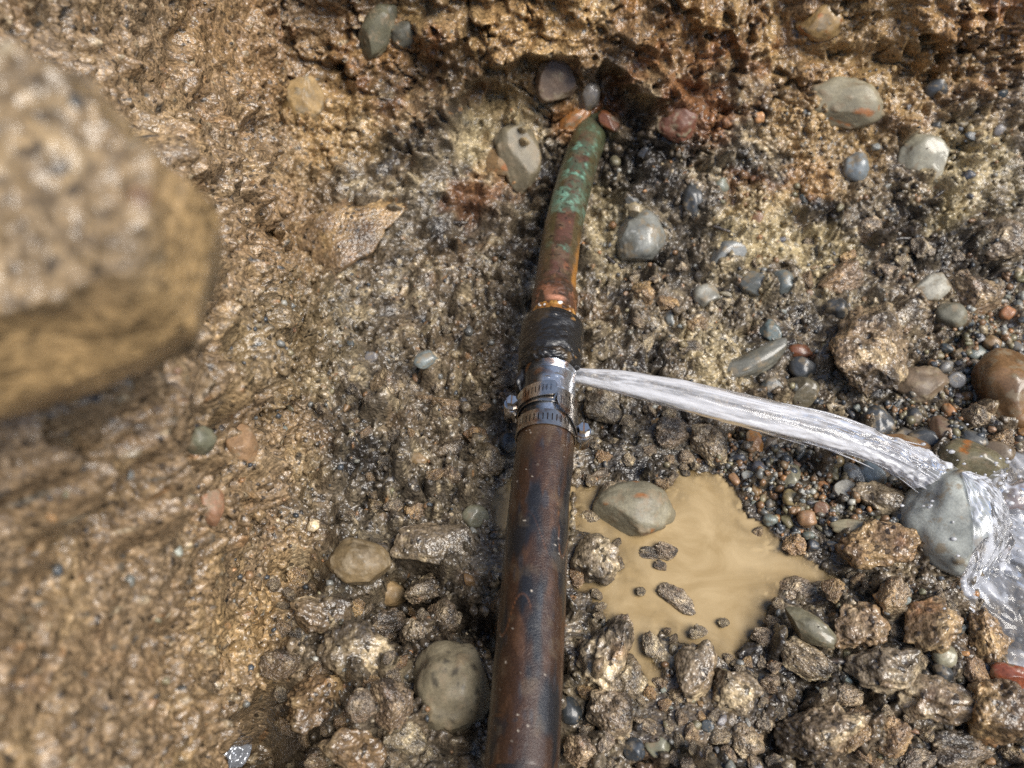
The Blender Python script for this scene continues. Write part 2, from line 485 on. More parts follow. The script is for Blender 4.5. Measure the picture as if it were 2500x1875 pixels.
STR = [[(2375, 1160), (2430, 1120), (2500, 1110), (2760, 1130), (3050, 1200), (3180, 1330), (3120, 1520), (2900, 1640), (2680, 1720), (2480, 1690), (2400, 1560), (2350, 1440), (2390, 1380), (2440, 1290), (2440, 1190)]]
sds = water_sd(q2[:, 0], q2[:, 1], STR, ZS) + 0.006 * nM + .003 * nM2
q2[:, 2] = np.where(sds > 0, np.minimum(q2[:, 2], ZS - np.clip(sds, 0, .04) * .3 + lump1 * .006), np.where(sds > -.03, np.maximum(q2[:, 2], ZS + .0075 + np.clip(-sds, 0, .03) * .25 + lump2 * .002), q2[:, 2]))

# colour of the soil (its own pigments, plus some painted shade further down)
c_brown, c_ochre, c_orange, c_rust = C(.235, .143, .068), C(.44, .285, .12), C(.40, .18, .05), C(.21, .082, .026)
c_grey, c_tan, c_dark, c_olive = C(.175, .138, .092), C(.45, .36, .225), C(.028, .023, .018), C(.15, .118, .06)
def soil_colour(p, warm, seed=0, lumps=None):
    """warm 0..1: grey-tan clay to ochre-brown clay"""
    n = len(p)
    a = fbm(p, 14, 2, seed + 101)
    b = fbm(p, 42, 3, seed + 131)
    d = perlin(p, 140, seed + 151)
    col = mixc(np.tile(c_grey, (n, 1)), np.tile(c_brown, (n, 1)), np.clip(warm + 0.35 * a, 0, 1))
    col = mixc(col, np.tile(c_tan, (n, 1)), sstep(.05, .75, b + .3 * d) * (1 - 0.75 * warm))
    col = mixc(col, np.tile(c_ochre, (n, 1)), sstep(-.1, .7, b * .8 + a * .7 + .25 * d) * np.clip(warm, 0, 1) * .9)
    r = fbm(p, 30, 3, seed + 171)
    col = mixc(col, np.tile(c_orange, (n, 1)), sstep(.5, .95, r) * (0.15 + 0.35 * warm))
    r2 = fbm(p, 36, 3, seed + 191)
    col = mixc(col, np.tile(c_rust, (n, 1)), sstep(.62, .95, r2) * (0.25 + 0.25 * warm))
    r3 = fbm(p, 26, 3, seed + 211)
    col = mixc(col, np.tile(c_dark, (n, 1)), sstep(.05, .65, r3 + .2 * d) * (0.88 - .38 * warm))
    f = perlin(p, 330, seed + 231) + .6 * perlin(p, 190, seed + 241)
    col = mixc(col, np.tile(c_dark, (n, 1)), sstep(.35, .75, f) * (.75 - .3 * warm))
    col = mixc(col, np.tile(c_tan, (n, 1)), sstep(.4, .8, -f) * (.55 - .3 * warm))
    return col
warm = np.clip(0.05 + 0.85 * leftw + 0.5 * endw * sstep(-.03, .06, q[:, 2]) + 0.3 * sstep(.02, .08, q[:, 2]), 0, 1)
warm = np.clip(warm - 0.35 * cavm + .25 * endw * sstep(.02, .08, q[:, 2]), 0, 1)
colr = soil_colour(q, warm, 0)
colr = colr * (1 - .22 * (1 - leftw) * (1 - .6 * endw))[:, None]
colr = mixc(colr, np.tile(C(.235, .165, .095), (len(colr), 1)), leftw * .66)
top_rust = endw * sstep(.0, .07, q[:, 2]) * sstep(-.25, .45, fbm(q, 20, 3, 421))
colr = mixc(colr, np.tile(C(.36, .185, .06), (len(colr), 1)), top_rust * .4)
colr = mixc(colr, np.tile(c_rust, (len(colr), 1)), endw * sstep(.0, .05, q[:, 2]) * sstep(.3, .7, fbm(q, 28, 3, 431)) * .6)
# pockets of rust, dark soil and pale clay; some dark spots paint shade
c_pale = C(.50, .40, .22)
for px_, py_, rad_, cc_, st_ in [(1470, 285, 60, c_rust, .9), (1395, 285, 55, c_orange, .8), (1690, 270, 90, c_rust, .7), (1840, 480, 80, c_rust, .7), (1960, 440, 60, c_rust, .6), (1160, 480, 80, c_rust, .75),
        (1240, 400, 70, c_orange, .7), (1570, 420, 110, c_dark, .8), (1620, 370, 90, c_dark, .7), (1120, 175, 95, c_dark, .75), (1650, 640, 90, c_dark, .5), (2260, 560, 120, c_dark, .7), (2400, 610, 120, c_dark, .6),  # the left dark spot paints shade inside the wall hollow
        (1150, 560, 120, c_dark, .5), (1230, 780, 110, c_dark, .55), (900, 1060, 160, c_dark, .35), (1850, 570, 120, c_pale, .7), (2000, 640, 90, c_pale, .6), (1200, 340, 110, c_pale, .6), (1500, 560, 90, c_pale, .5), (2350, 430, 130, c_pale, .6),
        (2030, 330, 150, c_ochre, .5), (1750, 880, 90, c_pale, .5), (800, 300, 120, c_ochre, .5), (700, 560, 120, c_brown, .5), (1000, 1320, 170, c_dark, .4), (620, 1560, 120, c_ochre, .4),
        (1950, 1760, 170, c_dark, .6), (2250, 1640, 170, c_dark, .55), (1560, 1720, 120, c_dark, .5), (1010, 1580, 170, c_dark, .5), (2400, 1760, 130, c_dark, .5), (2080, 1480, 100, c_dark, .5), (1850, 1640, 110, c_dark, .5), (1950, 1180, 200, c_dark, .55), (2250, 1000, 150, c_dark, .5), (1600, 1040, 130, c_dark, .6), (2150, 130, 200, c_ochre, .45), (1250, 60, 220, c_ochre, .4), (600, 100, 220, c_brown, .6), (700, 820, 160, c_olive, .4)]:  # dark spots paint shade in the gaps between clods and below the jet
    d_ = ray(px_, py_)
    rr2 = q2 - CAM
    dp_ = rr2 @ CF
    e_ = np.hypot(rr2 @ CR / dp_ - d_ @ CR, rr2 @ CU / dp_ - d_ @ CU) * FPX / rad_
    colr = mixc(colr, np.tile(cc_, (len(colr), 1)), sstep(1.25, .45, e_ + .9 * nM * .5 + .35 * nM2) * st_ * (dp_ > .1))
# single grit grains and pebbles of other stone caught in the clay
gr = (id3 > .90) & (w3 < .36)
gc = np.array([(.06, .06, .055), (.35, .28, .18), (.13, .12, .095), (.26, .14, .06), (.48, .38, .24)], np.float32)
gi = ((id3 * 977) % 1 * 5).astype(int).clip(0, 4)
colr[gr] = gc[gi[gr]]
g2 = (id2 > .93) & (w2 < .36)
gi2 = ((id2 * 613) % 1 * 5).astype(int).clip(0, 4)
colr[g2] = 0.35 * colr[g2] + 0.65 * gc[gi2[g2]]
idx = np.arange(nu * nv).reshape(nv, nu)
F = np.stack([idx[:-1, :-1], idx[:-1, 1:], idx[1:, 1:], idx[1:, :-1]], -1).reshape(-1, 4)
TP = q2.reshape(nv, nu, 3)
TN = grid_normals(TP)
wet = np.clip(1 - .45 * leftw + .4 * perlin(q, 40, 401) * leftw, .1, 1)
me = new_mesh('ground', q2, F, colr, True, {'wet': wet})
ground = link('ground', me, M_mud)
tag(ground, kind='structure', label='wet clay and gravel floor and walls of the dug trench')

# coarse copy for ray casts
s_ = 2
cu = np.unique(np.r_[np.arange(0, nu, s_), nu - 1]); cv = np.unique(np.r_[np.arange(0, nv, s_), nv - 1])
ok_u = (ux[cu] > -.32) & (ux[cu] < .62); ok_v = (vy[cv] > -.3) & (vy[cv] < .68)
cu, cv = cu[ok_u], cv[ok_v]
cp = TP[np.ix_(cv, cu)]
ci = np.arange(len(cv) * len(cu)).reshape(len(cv), len(cu))
cf = np.stack([ci[:-1, :-1], ci[:-1, 1:], ci[1:, 1:], ci[1:, :-1]], -1).reshape(-1, 4)
BVH = BVHTree.FromPolygons(cp.reshape(-1, 3).tolist(), cf.tolist())
TB = grid_normals(P)    # smooth base normals
def hit(px, py):
    d = Vector(ray(px, py)); dl = d.length
    r = BVH.ray_cast(Vector(CAM), d / dl)
    if r[0] is None:
        p = Vector(at(px, py, ZF)); return p, Vector((0, 0, 1)), (p - Vector(CAM)).dot(Vector(CF))
    p, n = r[0], r[1]
    if n.dot(d) > 0: n = -n
    # smooth base normal near this point
    iv, iu = divmod(r[2], len(cu) - 1)
    bn = Vector(TB[cv[iv], cu[iu]].tolist())
    return p, bn.normalized(), (p - Vector(CAM)).dot(Vector(CF))

# ------------------------------------------------------------------ stones
def stone_verts(level, seed, e=0.9, lump=0.16, cuts=0, fine=0.0, cutlo=.62, cuthi=.9):
    V, F = ico(level)
    rg = np.random.default_rng(seed)
    p = np.sign(V) * np.abs(V) ** e
    p = p / np.maximum(np.abs(p).max(), 1e-6)
    off = rg.uniform(-50, 50, 3).astype(np.float32)
    d = perlin(V + off, 0.9, seed) * lump + perlin(V + off, 1.9, seed + 1) * lump * .4
    p = p * (1 + d)[:, None]
    for _ in range(cuts):
        n = rg.normal(size=3); n /= np.linalg.norm(n)
        h = rg.uniform(cutlo, cuthi)
        s = p @ n - h
        p = p - np.outer(np.where(s > 0, s * .93, 0), n)
    if fine:
        p = p + V * (perlin(V + off, 5, seed + 3) * fine + perlin(V + off, 11, seed + 4) * fine * .5)[:, None]
    return p.astype(np.float32), F
GREY, SLATE, OLIVE, BROWN, PALE, TAN, RED, ORANGE, TEAL = \
    (.16, .162, .142), (.05, .053, .054), (.15, .13, .075), (.19, .105, .045), (.34, .35, .31), (.32, .26, .16), (.26, .07, .03), (.4, .18, .05), (.11, .14, .135)
def stone_colour(V, base, seed, mud=0.0, rust=0.0, mudcol=(.21, .16, .095), vein=0.0, speck=0.0):
    n = len(V)
    off = np.random.default_rng(seed).uniform(-50, 50, 3).astype(np.float32)
    p = V + off
    c = np.tile(np.array(base, np.float32), (n, 1))
    c *= (1 + 0.28 * fbm(p, 1.3, 3, seed))[:, None]
    c *= (1 + 0.12 * perlin(p, 9, seed + 2))[:, None]
    if rust: c = mixc(c, np.tile(C(.32, .12, .03), (n, 1)), sstep(.75 - rust, 1.05 - rust, fbm(p, 1.5, 3, seed + 5)))
    if vein: c = mixc(c, np.tile(C(.5, .5, .46), (n, 1)), sstep(.05, .0, np.abs(perlin(p, 1.1, seed + 8))) * vein)
    stone_colour.mud = np.zeros(n, np.float32)
    if mud:
        mk = sstep(.8 - mud, .95 - mud, fbm(p, 2.2, 4, seed + 6))
        stone_colour.mud = mk * (1 + .6 * perlin(p, 8, seed + 3))
        mc_ = np.tile(np.array(mudcol, np.float32), (n, 1)) * (1 + .4 * perlin(p, 12, seed + 4))[:, None]
        c = mixc(c, mc_, mk)
    if speck: c = mixc(c, np.tile(C(.02, .018, .015), (n, 1)), sstep(.42, .5, perlin(p, 7, seed + 9)) * speck)
    return c
def frame(n_surf, ang, tilt=0.0, face_cam=0.5, p=None):
    """local axes: z out of the surface and towards the viewer, x turned by ang in the picture sense"""
    zc = (Vector(CAM) - p).normalized()
    zz = (n_surf.normalized() * (1 - face_cam) + zc * face_cam).normalized()
    xr = Vector(CR) * math.cos(ang) + Vector(CU) * math.sin(ang)
    xx = (xr - zz * xr.dot(zz)).normalized()
    yy = zz.cross(xx)
    m = Matrix((xx, yy, zz)).transposed()
    return m
def put(o, px, py, w, h, t, ang, embed, face, unit=1.0, lift=0.0):
    p, n, dep = hit(px, py)
    k = dep / FPX
    sx, sy = w * k / 2, h * k / 2
    sz = t * min(sx, sy) if t < 3 else sx
    m = frame(n, ang, 0, face, p)
    out = (n * (1 - face) + (Vector(CAM) - p).normalized() * face).normalized()
    c = p + out * (sz * (1 - 2 * embed) + lift)
    o.matrix_world = Matrix.Translation(c) @ m.to_4x4() @ Matrix.Diagonal((sx / unit, sy / unit, sz / unit, 1))
    return o, c, (sx, sy, sz)
def bake(o):
    """turn the object's scale into real mesh size so textures keep one scale"""
    l, r, s = o.matrix_world.decompose()
    me = o.data
    v = np.empty(len(me.vertices) * 3, np.float32); me.vertices.foreach_get('co', v)
    v = v.reshape(-1, 3) * np.array(s[:], np.float32)
    me.vertices.foreach_set('co', v.ravel()); me.update()
    o.matrix_world = Matrix.Translation(l) @ r.to_matrix().to_4x4()
used = []          # (px, py, radius px) already taken by stones
HEROES = [
 # name, px, py, w, h, angle deg, colour, label, options
 ('cobble', 2462, 962, 150, 190, 20, BROWN, 'large smooth brown cobble at the right edge above the water', dict(t=.9, embed=.25, rust=.1)),
 ('boulder', 2322, 1285, 235, 240, -30, PALE, 'large pale grey-blue stone struck by the water jet', dict(t=.75, embed=.25, lump=.2, vein=.3)),
 ('cobble', 2362, 1145, 165, 125, -25, OLIVE, 'olive-brown cobble just behind the end of the water jet', dict(t=.8, embed=.3, rust=.25)),
 ('cobble', 2205, 1105, 160, 80, -20, BROWN, 'flat brown cobble half covered by the water jet', dict(t=.8, embed=.35)),
 ('pebble', 2140, 1035, 70, 82, 10, SLATE, 'round black slate pebble touching the top of the water jet', dict(t=.9, embed=.3)),
 ('pebble', 2266, 1075, 88, 54, -12, SLATE, 'oval dark slate pebble lying above the olive-brown cobble', dict(t=.8, embed=.25)),
 ('pebble', 2227, 1020, 46, 44, 0, SLATE, 'small round black pebble right of the black slate pebble', dict(t=.9, embed=.3)),
 ('stone', 2243, 945, 128, 104, -8, (.17, .12, .075), 'wedge-shaped brown stone with wet shine above the gravel', dict(t=.7, embed=.3, cuts=3, mud=.3)),
 ('pebble', 2302, 1055, 52, 78, 15, (.2, .12, .07), 'upright wet brown pebble right of the oval slate pebble', dict(t=.8, embed=.3)),
 ('pebble', 2200, 1072, 66, 54, -25, (.11, .095, .075), 'grey-brown pebble between the two slate pebbles', dict(t=.8, embed=.3)),
 ('pebble', 2375, 1075, 60, 40, -20, (.07, .07, .065), 'dark grey pebble above and right of the olive-brown cobble', dict(t=.8, embed=.3)),
 ('cobble', 2425, 1105, 90, 55, -15, (.12, .085, .05), 'dark brown wet stone at the top of the splashing water', dict(t=.8, embed=.3)),
 ('pebble', 1885, 955, 52, 66, 20, (.06, .065, .06), 'dark grey pebble above the middle of the water jet', dict(t=.8, embed=.3, mud=.05)),
 ('cobble', 1950, 962, 82, 76, -15, (.10, .085, .055), 'dark olive cobble beside the big clay block above the jet', dict(t=.9, embed=.3)),
 ('pebble', 1957, 900, 62, 60, 0, SLATE, 'black pebble against the left foot of the clay block', dict(t=.8, embed=.35)),
 ('pebble', 1946, 863, 68, 42, -8, (.17, .065, .03), 'small red-brown pebble left of the clay block', dict(t=.9, embed=.25)),
 ('stone', 1880, 812, 50, 60, 15, TEAL, 'small grey-green triangular stone left of the clay block', dict(t=.7, embed=.3, cuts=3)),
 ('stone', 1835, 885, 185, 62, 22, (.13, .125, .1), 'long curved grey slab in the clay above the jet', dict(t=.7, embed=.4, bend=.5)),
 ('stone', 1845, 697, 76, 64, -25, (.15, .16, .15), 'grey angular stone right of the boulder by the pipe', dict(t=.7, embed=.35, cuts=4)),
 ('stone', 1912, 693, 50, 62, 20, (.11, .125, .12), 'dark blue-grey stone next to the grey angular stone', dict(t=.7, embed=.35, cuts=4)),
 ('pebble', 1722, 728, 62, 56, -35, (.24, .23, .19), 'pale wet grey pebble set in clay halfway down the right floor', dict(t=.8, embed=.35)),
 ('cobble', 1556, 588, 108, 124, 25, (.2, .2, .175), 'grey cobble with a pale vein right beside the copper pipe', dict(t=.85, embed=.25, vein=.8, cuts=2)),
 ('pebble', 1546, 522, 32, 32, 0, TAN, 'tiny round beige pebble on top of the veined grey cobble', dict(t=.9, embed=.1, lift=.012)),
 ('pebble', 1690, 492, 44, 80, 6, SLATE, 'upright black pebble in the end wall right of the copper pipe', dict(t=.8, embed=.3)),
 ('stone', 1775, 622, 92, 48, 18, (.16, .165, .155), 'curved grey stone below the upright black pebble', dict(t=.7, embed=.4, bend=-.5)),
 ('pebble', 2087, 410, 52, 70, 8, (.17, .19, .195), 'pale blue-grey pebble in the end wall right of centre', dict(t=.85, embed=.3)),
 ('stone', 2252, 392, 108, 118, 10, (.28, .26, .19), 'flat pale grey stone set flush in the right end wall', dict(t=.35, embed=.45, cuts=4, mud=.15)),
 ('stone', 2058, 258, 175, 104, -3, (.23, .20, .13), 'large flat olive stone stuck in the upper right wall', dict(t=.6, embed=.4, mud=.32, rust=.3)),
 ('pebble', 2286, 218, 50, 44, 25, SLATE, 'small black pebble high on the right of the end wall', dict(t=.7, embed=.35, cuts=2)),
 ('pebble', 1435, 236, 56, 70, -20, (.22, .19, .155), 'grey pebble lodged just above the end of the copper pipe', dict(t=.8, embed=.2)),
 ('stone', 1352, 198, 88, 108, 5, (.14, .09, .055), 'dark brown stone coming loose above the copper pipe', dict(t=.9, embed=.15, cuts=3, mud=.2)),
 ('stone', 2268, 708, 95, 64, 30, (.33, .31, .25), 'pale grey angular stone on the right side of the floor', dict(t=.7, embed=.35, cuts=4, mud=.2)),
 ('pebble', 2042, 757, 50, 48, 0, SLATE, 'round black pebble above the clay block', dict(t=.9, embed=.3)),
 ('stone', 2318, 770, 66, 58, -30, (.15, .14, .1), 'grey-brown stone below the pale angular stone at right', dict(t=.8, embed=.35, mud=.3)),
 ('pebble', 2170, 880, 56, 46, 15, (.3, .32, .31), 'shiny pale grey pebble right of the clay block', dict(t=.6, embed=.4)),
 ('pebble', 1840, 1085, 40, 72, 5, ORANGE, 'bright orange oval pebble below the water jet', dict(t=.9, embed=.25)),
 ('stone', 1882, 1086, 38, 50, -20, (.12, .085, .05), 'small dark brown slab right of the orange pebble', dict(t=.6, embed=.3, cuts=4)),
 ('pebble', 2318, 1008, 28, 50, 20, (.42, .2, .08), 'small orange pebble below the wedge-shaped brown stone', dict(t=.8, embed=.25)),
 ('boulder', 1545, 1252, 190, 138, -8, (.19, .168, .112), 'grey-tan stone with rusty corner standing in the muddy puddle', dict(t=.95, embed=.38, mud=.3, rust=.25)),
 ('pebble', 1972, 1535, 132, 62, -38, (.15, .135, .085), 'long olive pebble at the right shore of the puddle', dict(t=.9, embed=.2)),
 ('pebble', 2082, 1292, 108, 42, -10, (.3, .26, .16), 'long tan pebble lying between the gravel and the brown clod', dict(t=.9, embed=.2, mud=.1)),
 ('pebble', 2215, 1287, 78, 70, -20, SLATE, 'black slate stone leaning on the large pale grey stone', dict(t=.8, embed=.25)),
 ('boulder', 1106, 1680, 178, 205, 15, (.21, .175, .11), 'large speckled tan boulder left of the brown pipe', dict(t=.9, embed=.3, mud=.3, speck=.7)),
 ('cobble', 880, 1382, 140, 110, -10, (.17, .12, .06), 'mud-coated brown cobble left of the pipe', dict(t=.8, embed=.3, mud=.5)),
 ('pebble', 957, 1446, 74, 70, 0, (.3, .2, .095), 'round ochre clay-coated pebble left of the pipe', dict(t=.95, embed=.2, mud=.3)),
 ('pebble', 1162, 1260, 60, 54, 10, (.19, .18, .12), 'smooth grey-green pebble at the left edge of the pipe', dict(t=.8, embed=.3)),
 ('pebble', 1393, 1735, 54, 64, 0, (.03, .034, .036), 'glossy black stone at the right edge of the brown pipe', dict(t=.8, embed=.3, cuts=4)),
 ('pebble', 1547, 1832, 54, 52, 0, (.05, .058, .066), 'dark slate pebble at the bottom edge right of the pipe', dict(t=.8, embed=.3)),
 ('pebble', 1604, 1822, 66, 50, 15, (.2, .19, .125), 'oval olive pebble beside the dark slate pebble at the bottom', dict(t=.9, embed=.25)),
 ('pebble', 2303, 1602, 58, 54, 0, (.24, .22, .15), 'olive pebble with an orange band among the clods at right', dict(t=.8, embed=.25, rust=.35)),
 ('pebble', 2300, 1640, 44, 46, 0, SLATE, 'dark slate pebble under the orange-banded pebble', dict(t=.8, embed=.3)),
 ('stone', 2462, 1652, 88, 64, -20, RED, 'wet red stone at the lower right edge', dict(t=.7, embed=.3)),
 ('stone', 2066, 1205, 70, 64, 30, (.42, .40, .34), 'whitish angular stone in the gravel below the jet', dict(t=.8, embed=.3, cuts=5)),
 ('pebble', 2128, 1160, 64, 66, 30, (.19, .23, .24), 'blue-grey stone under the lower edge of the jet', dict(t=.8, embed=.3, cuts=2)),
 ('pebble', 2085, 1162, 40, 66, 30, (.24, .25, .24), 'light grey long pebble left of the blue-grey stone', dict(t=.8, embed=.3)),
 ('pebble', 2040, 1130, 40, 34, 0, (.26, .19, .09), 'small yellow-olive pebble just under the jet', dict(t=.9, embed=.25)),
 ('pebble', 1928, 1218, 42, 40, 0, (.22, .17, .08), 'round olive-yellow pebble at the left of the gravel', dict(t=.9, embed=.25)),
 ('pebble', 1930, 1170, 46, 66, -25, (.17, .16, .11), 'long grey-olive pebble in the middle of the gravel', dict(t=.8, embed=.3)),
 ('pebble', 2208, 1235, 34, 62, 25, (.27, .19, .07), 'slim amber pebble beside the large pale grey stone', dict(t=.9, embed=.25)),
 ('stone', 918, 78, 70, 135, -30, (.13, .12, .075), 'long greenish-grey stone in the upper wall left of centre', dict(t=.6, embed=.4, mud=.25)),
 ('stone', 985, 82, 62, 56, 20, (.11, .105, .08), 'grey stone right of the long greenish stone in the wall', dict(t=.6, embed=.4, mud=.35)),
 ('stone', 1268, 385, 95, 165, 15, (.145, .12, .075), 'pale clay-smeared stone in the wall left of the copper pipe', dict(t=.55, embed=.42, mud=.45, cuts=3)),
 ('stone', 1222, 400, 74, 72, 0, (.24, .15, .07), 'rust-rimmed stone overlapping the pale stone left of the pipe', dict(t=.5, embed=.42, rust=.35, mud=.25, cuts=3, lift=.002)),
 ('stone', 1655, 300, 95, 84, -20, (.14, .055, .03), 'dark rust-red stone in the end wall right of the pipe', dict(t=.6, embed=.45, cuts=5, fine=.05, mud=.3)),
 ('stone', 735, 245, 100, 110, 10, (.29, .19, .08), 'yellow-ochre lump in the upper left wall', dict(t=.6, embed=.46, mud=.45, cuts=3)),
 ('pebble', 490, 1075, 70, 66, 0, (.14, .135, .085), 'blurred grey-green pebble in the left wall', dict(t=.8, embed=.3, mud=.15)),
 ('pebble', 588, 1085, 70, 105, 25, (.27, .16, .08), 'wet orange-brown pebble sticking out of the left wall', dict(t=.9, embed=.25, mud=.2)),
 ('stone', 515, 1228, 66, 100, 10, (.29, .15, .08), 'salmon-orange stone on the lip of the left wall', dict(t=.8, embed=.3)),
 ('stone', 2000, 55, 95, 85, 10, (.34, .22, .09), 'ochre stone with a dark red core at the top right', dict(t=.6, embed=.35, rust=.45)),
 ('stone', 1040, 880, 62, 40, 35, (.17, .19, .18), 'small grey-blue stone in the mud left of the coupling', dict(t=.7, embed=.35, cuts=3)),
 ('stone', 1245, 1085, 52, 52, 0, (.05, .058, .062), 'dark wet stone tucked beside the lower hose clamp', dict(t=.8, embed=.3, cuts=3)),
 ('pebble', 1025, 1125, 50, 36, -35, (.2, .13, .06), 'small brown pebble sunk in mud left of the lower clamp', dict(t=.8, embed=.3)),
 ('stone', 1398, 296, 84, 44, 38, (.36, .15, .04), 'orange rusty flake on the upper left end of the copper pipe', dict(t=.6, embed=.2, cuts=3, fine=.04, rust=.4)),
 ('stone', 1486, 300, 66, 34, -45, (.2, .07, .025), 'dark rust flake at the upper right end of the copper pipe', dict(t=.6, embed=.25, cuts=3, fine=.04)),
 ('stone', 2420, 1330, 90, 80, 0, (.17, .1, .06), 'brown stone under the splashing water at right', dict(t=.7, embed=.4)),
 ('stone', 2470, 1215, 110, 80, 10, (.14, .085, .07), 'dark reddish stone in the splashing water right of the jet', dict(t=.7, embed=.4)),
]
COLLARS = []
for k, (nm, px, py, w, h, ang, colr_, label, op) in enumerate(HEROES):
    V, Fc = stone_verts(5 if w * h > 5000 else 4, 100 + k, e=op.get('e', .92), lump=op.get('lump', .20), cuts=op.get('cuts', 0) + 2, fine=op.get('fine', .02))
    if op.get('bend'):
        V = V.copy(); V[:, 1] += op['bend'] * 1.1 * (V[:, 0] ** 2 - .4)
    colv = stone_colour(V, colr_, 300 + k, op.get('mud', .25 if py < 860 else .15), op.get('rust', 0), vein=op.get('vein', 0), speck=op.get('speck', 0))
    V = V * (1 + .05 * stone_colour.mud)[:, None]
    if px < 700: op['embed'] = .52; op['mud'] = .35
    if px < 2420 and py < 860 or px < 1300:
        op['embed'] = max(op['embed'], .36); w *= 1.08; h *= 1.08
    o = link(nm, new_mesh(nm, V, Fc, colv), M_stone_matt if op.get('mud', 0) >= .2 else M_stone)
    _, cen_, siz_ = put(o, px, py, w, h, op['t'], R(ang), op['embed'], op.get('face', .55), lift=op.get('lift', 0))
    if not (px > 1900 and 880 < py < 1340) and 'puddle' not in label and w > 30:
        COLLARS.append((np.array(cen_), np.array(o.matrix_world.to_3x3().normalized()), siz_))
    bake(o)
    tag(o, label, 'stone' if nm in ('stone', 'boulder', 'cobble') else 'pebble')
    used.append((px, py, max(w, h) * .42))

# clay squeezed up round the bedded stones
for cen_, rot_, (sx_, sy_, sz_) in COLLARS:
    r_ = q2 - cen_
    m_ = np.nonzero((np.abs(r_).max(1) < 2.0 * max(sx_, sy_)))[0]
    loc_ = r_[m_] @ rot_
    e_ = np.hypot(loc_[:, 0] / sx_, loc_[:, 1] / sy_)
    ring = sstep(1.75, 1.12, e_) * sstep(.62, .95, e_) * (np.abs(loc_[:, 2]) < 2.2 * sz_)
    want = sz_ * (-.25 + .75 * perlin(q2[m_], 60, 501) + .3 * perlin(q2[m_], 160, 502))
    rise = np.clip(want - loc_[:, 2], 0, .9 * sz_) * ring
    q2[m_] += rise[:, None] * rot_[:, 2][None].astype(np.float32)
ground.data.vertices.foreach_set('co', q2.astype(np.float32).ravel()); ground.data.update()
# ------------------------------------------------------------------ clods of clay
def vnormals(V, F):
    fn = np.cross(V[F[:, 1]] - V[F[:, 0]], V[F[:, 2]] - V[F[:, 0]])
    n = np.zeros_like(V)
    for k in range(3): np.add.at(n, F[:, k], fn)
    return n / np.maximum(np.linalg.norm(n, axis=1, keepdims=True), 1e-12)
def clod_verts(level, seed, rough=1.0, cuts=3, aspect=(1, 1, 1)):
    V, F = ico(level)
    rg = np.random.default_rng(seed)
    off = rg.uniform(-50, 50, 3).astype(np.float32)
    p = V * (1 + perlin(V + off, .9, seed)[:, None] * .45 + perlin(V + off, 2.1, seed + 3)[:, None] * .22)
    for _ in range(cuts + 2):
        n = rg.normal(size=3); n /= np.linalg.norm(n)
        h = rg.uniform(.5, .85)
        s = p @ n - h
        p = p - np.outer(np.where(s > 0, s * .75, 0), n)
    p = p.astype(np.float32)
    nn = vnormals(p, F)
    q_ = p * np.array(aspect, np.float32) + off
    wq = q_ + np.stack([perlin(q_, 3, seed + 20), perlin(q_, 3, seed + 21), perlin(q_, 3, seed + 22)], -1) * .12
    a1, b1, i1 = worley(wq, 3.0, seed + 1)
    a2, b2, i2 = worley(wq, 7.5, seed + 2)
    l1 = (sstep(0, .45, b1 - a1) * .6 + np.clip(1 - (a1 / .8) ** 2, 0, 1) * .4) * (.2 + 1.3 * i1 ** 1.5)
    l2 = (sstep(0, .45, b2 - a2) * .6 + np.clip(1 - (a2 / .8) ** 2, 0, 1) * .4) * (.2 + 1.3 * i2 ** 1.5)
    d = rough * (l1 * .11 + l2 * .04 + (np.abs(perlin(q_, 6, seed + 4)) - .3) * .12 + perlin(q_, 14, seed + 5) * .028 + perlin(q_, 26, seed + 6) * .012 - .08)
    d -= sstep(.35, .6, perlin(q_, 4.2, seed + 7)) * .14 * rough
    p = p + nn * d[:, None]
    p = p - (p.max(0) + p.min(0)) / 2
    return (p / np.array([np.abs(p[:, 0]).max(), np.abs(p[:, 1]).max(), np.abs(p[:, 2]).max()])).astype(np.float32), F
def clod_mesh(seed, warm, size=0.02, level=5, rough=1.0, dark=0.0):
    V, F = clod_verts(level, seed, rough, 3)
    V = V * size
    c = soil_colour(V * 1.0 + np.float32(seed * 3.7), np.full(len(V), warm, np.float32), seed)
    if dark: c *= (1 - dark)
    return new_mesh('clay_clod', V, F, c)
CU_ = 0.02
clod_lib = {'grey': [clod_mesh(500 + i, .02, rough=(.4, .65, .9)[i % 3]) for i in range(6)], 'tan': [clod_mesh(520 + i, .3, rough=(.4, .65, .9)[i % 3]) for i in range(4)], 'rust': [clod_mesh(540 + i, .7, rough=(.4, .65, .9)[i % 3]) for i in range(4)]}
for l in clod_lib.values():
    for me in l: me.materials.append(M_clod)
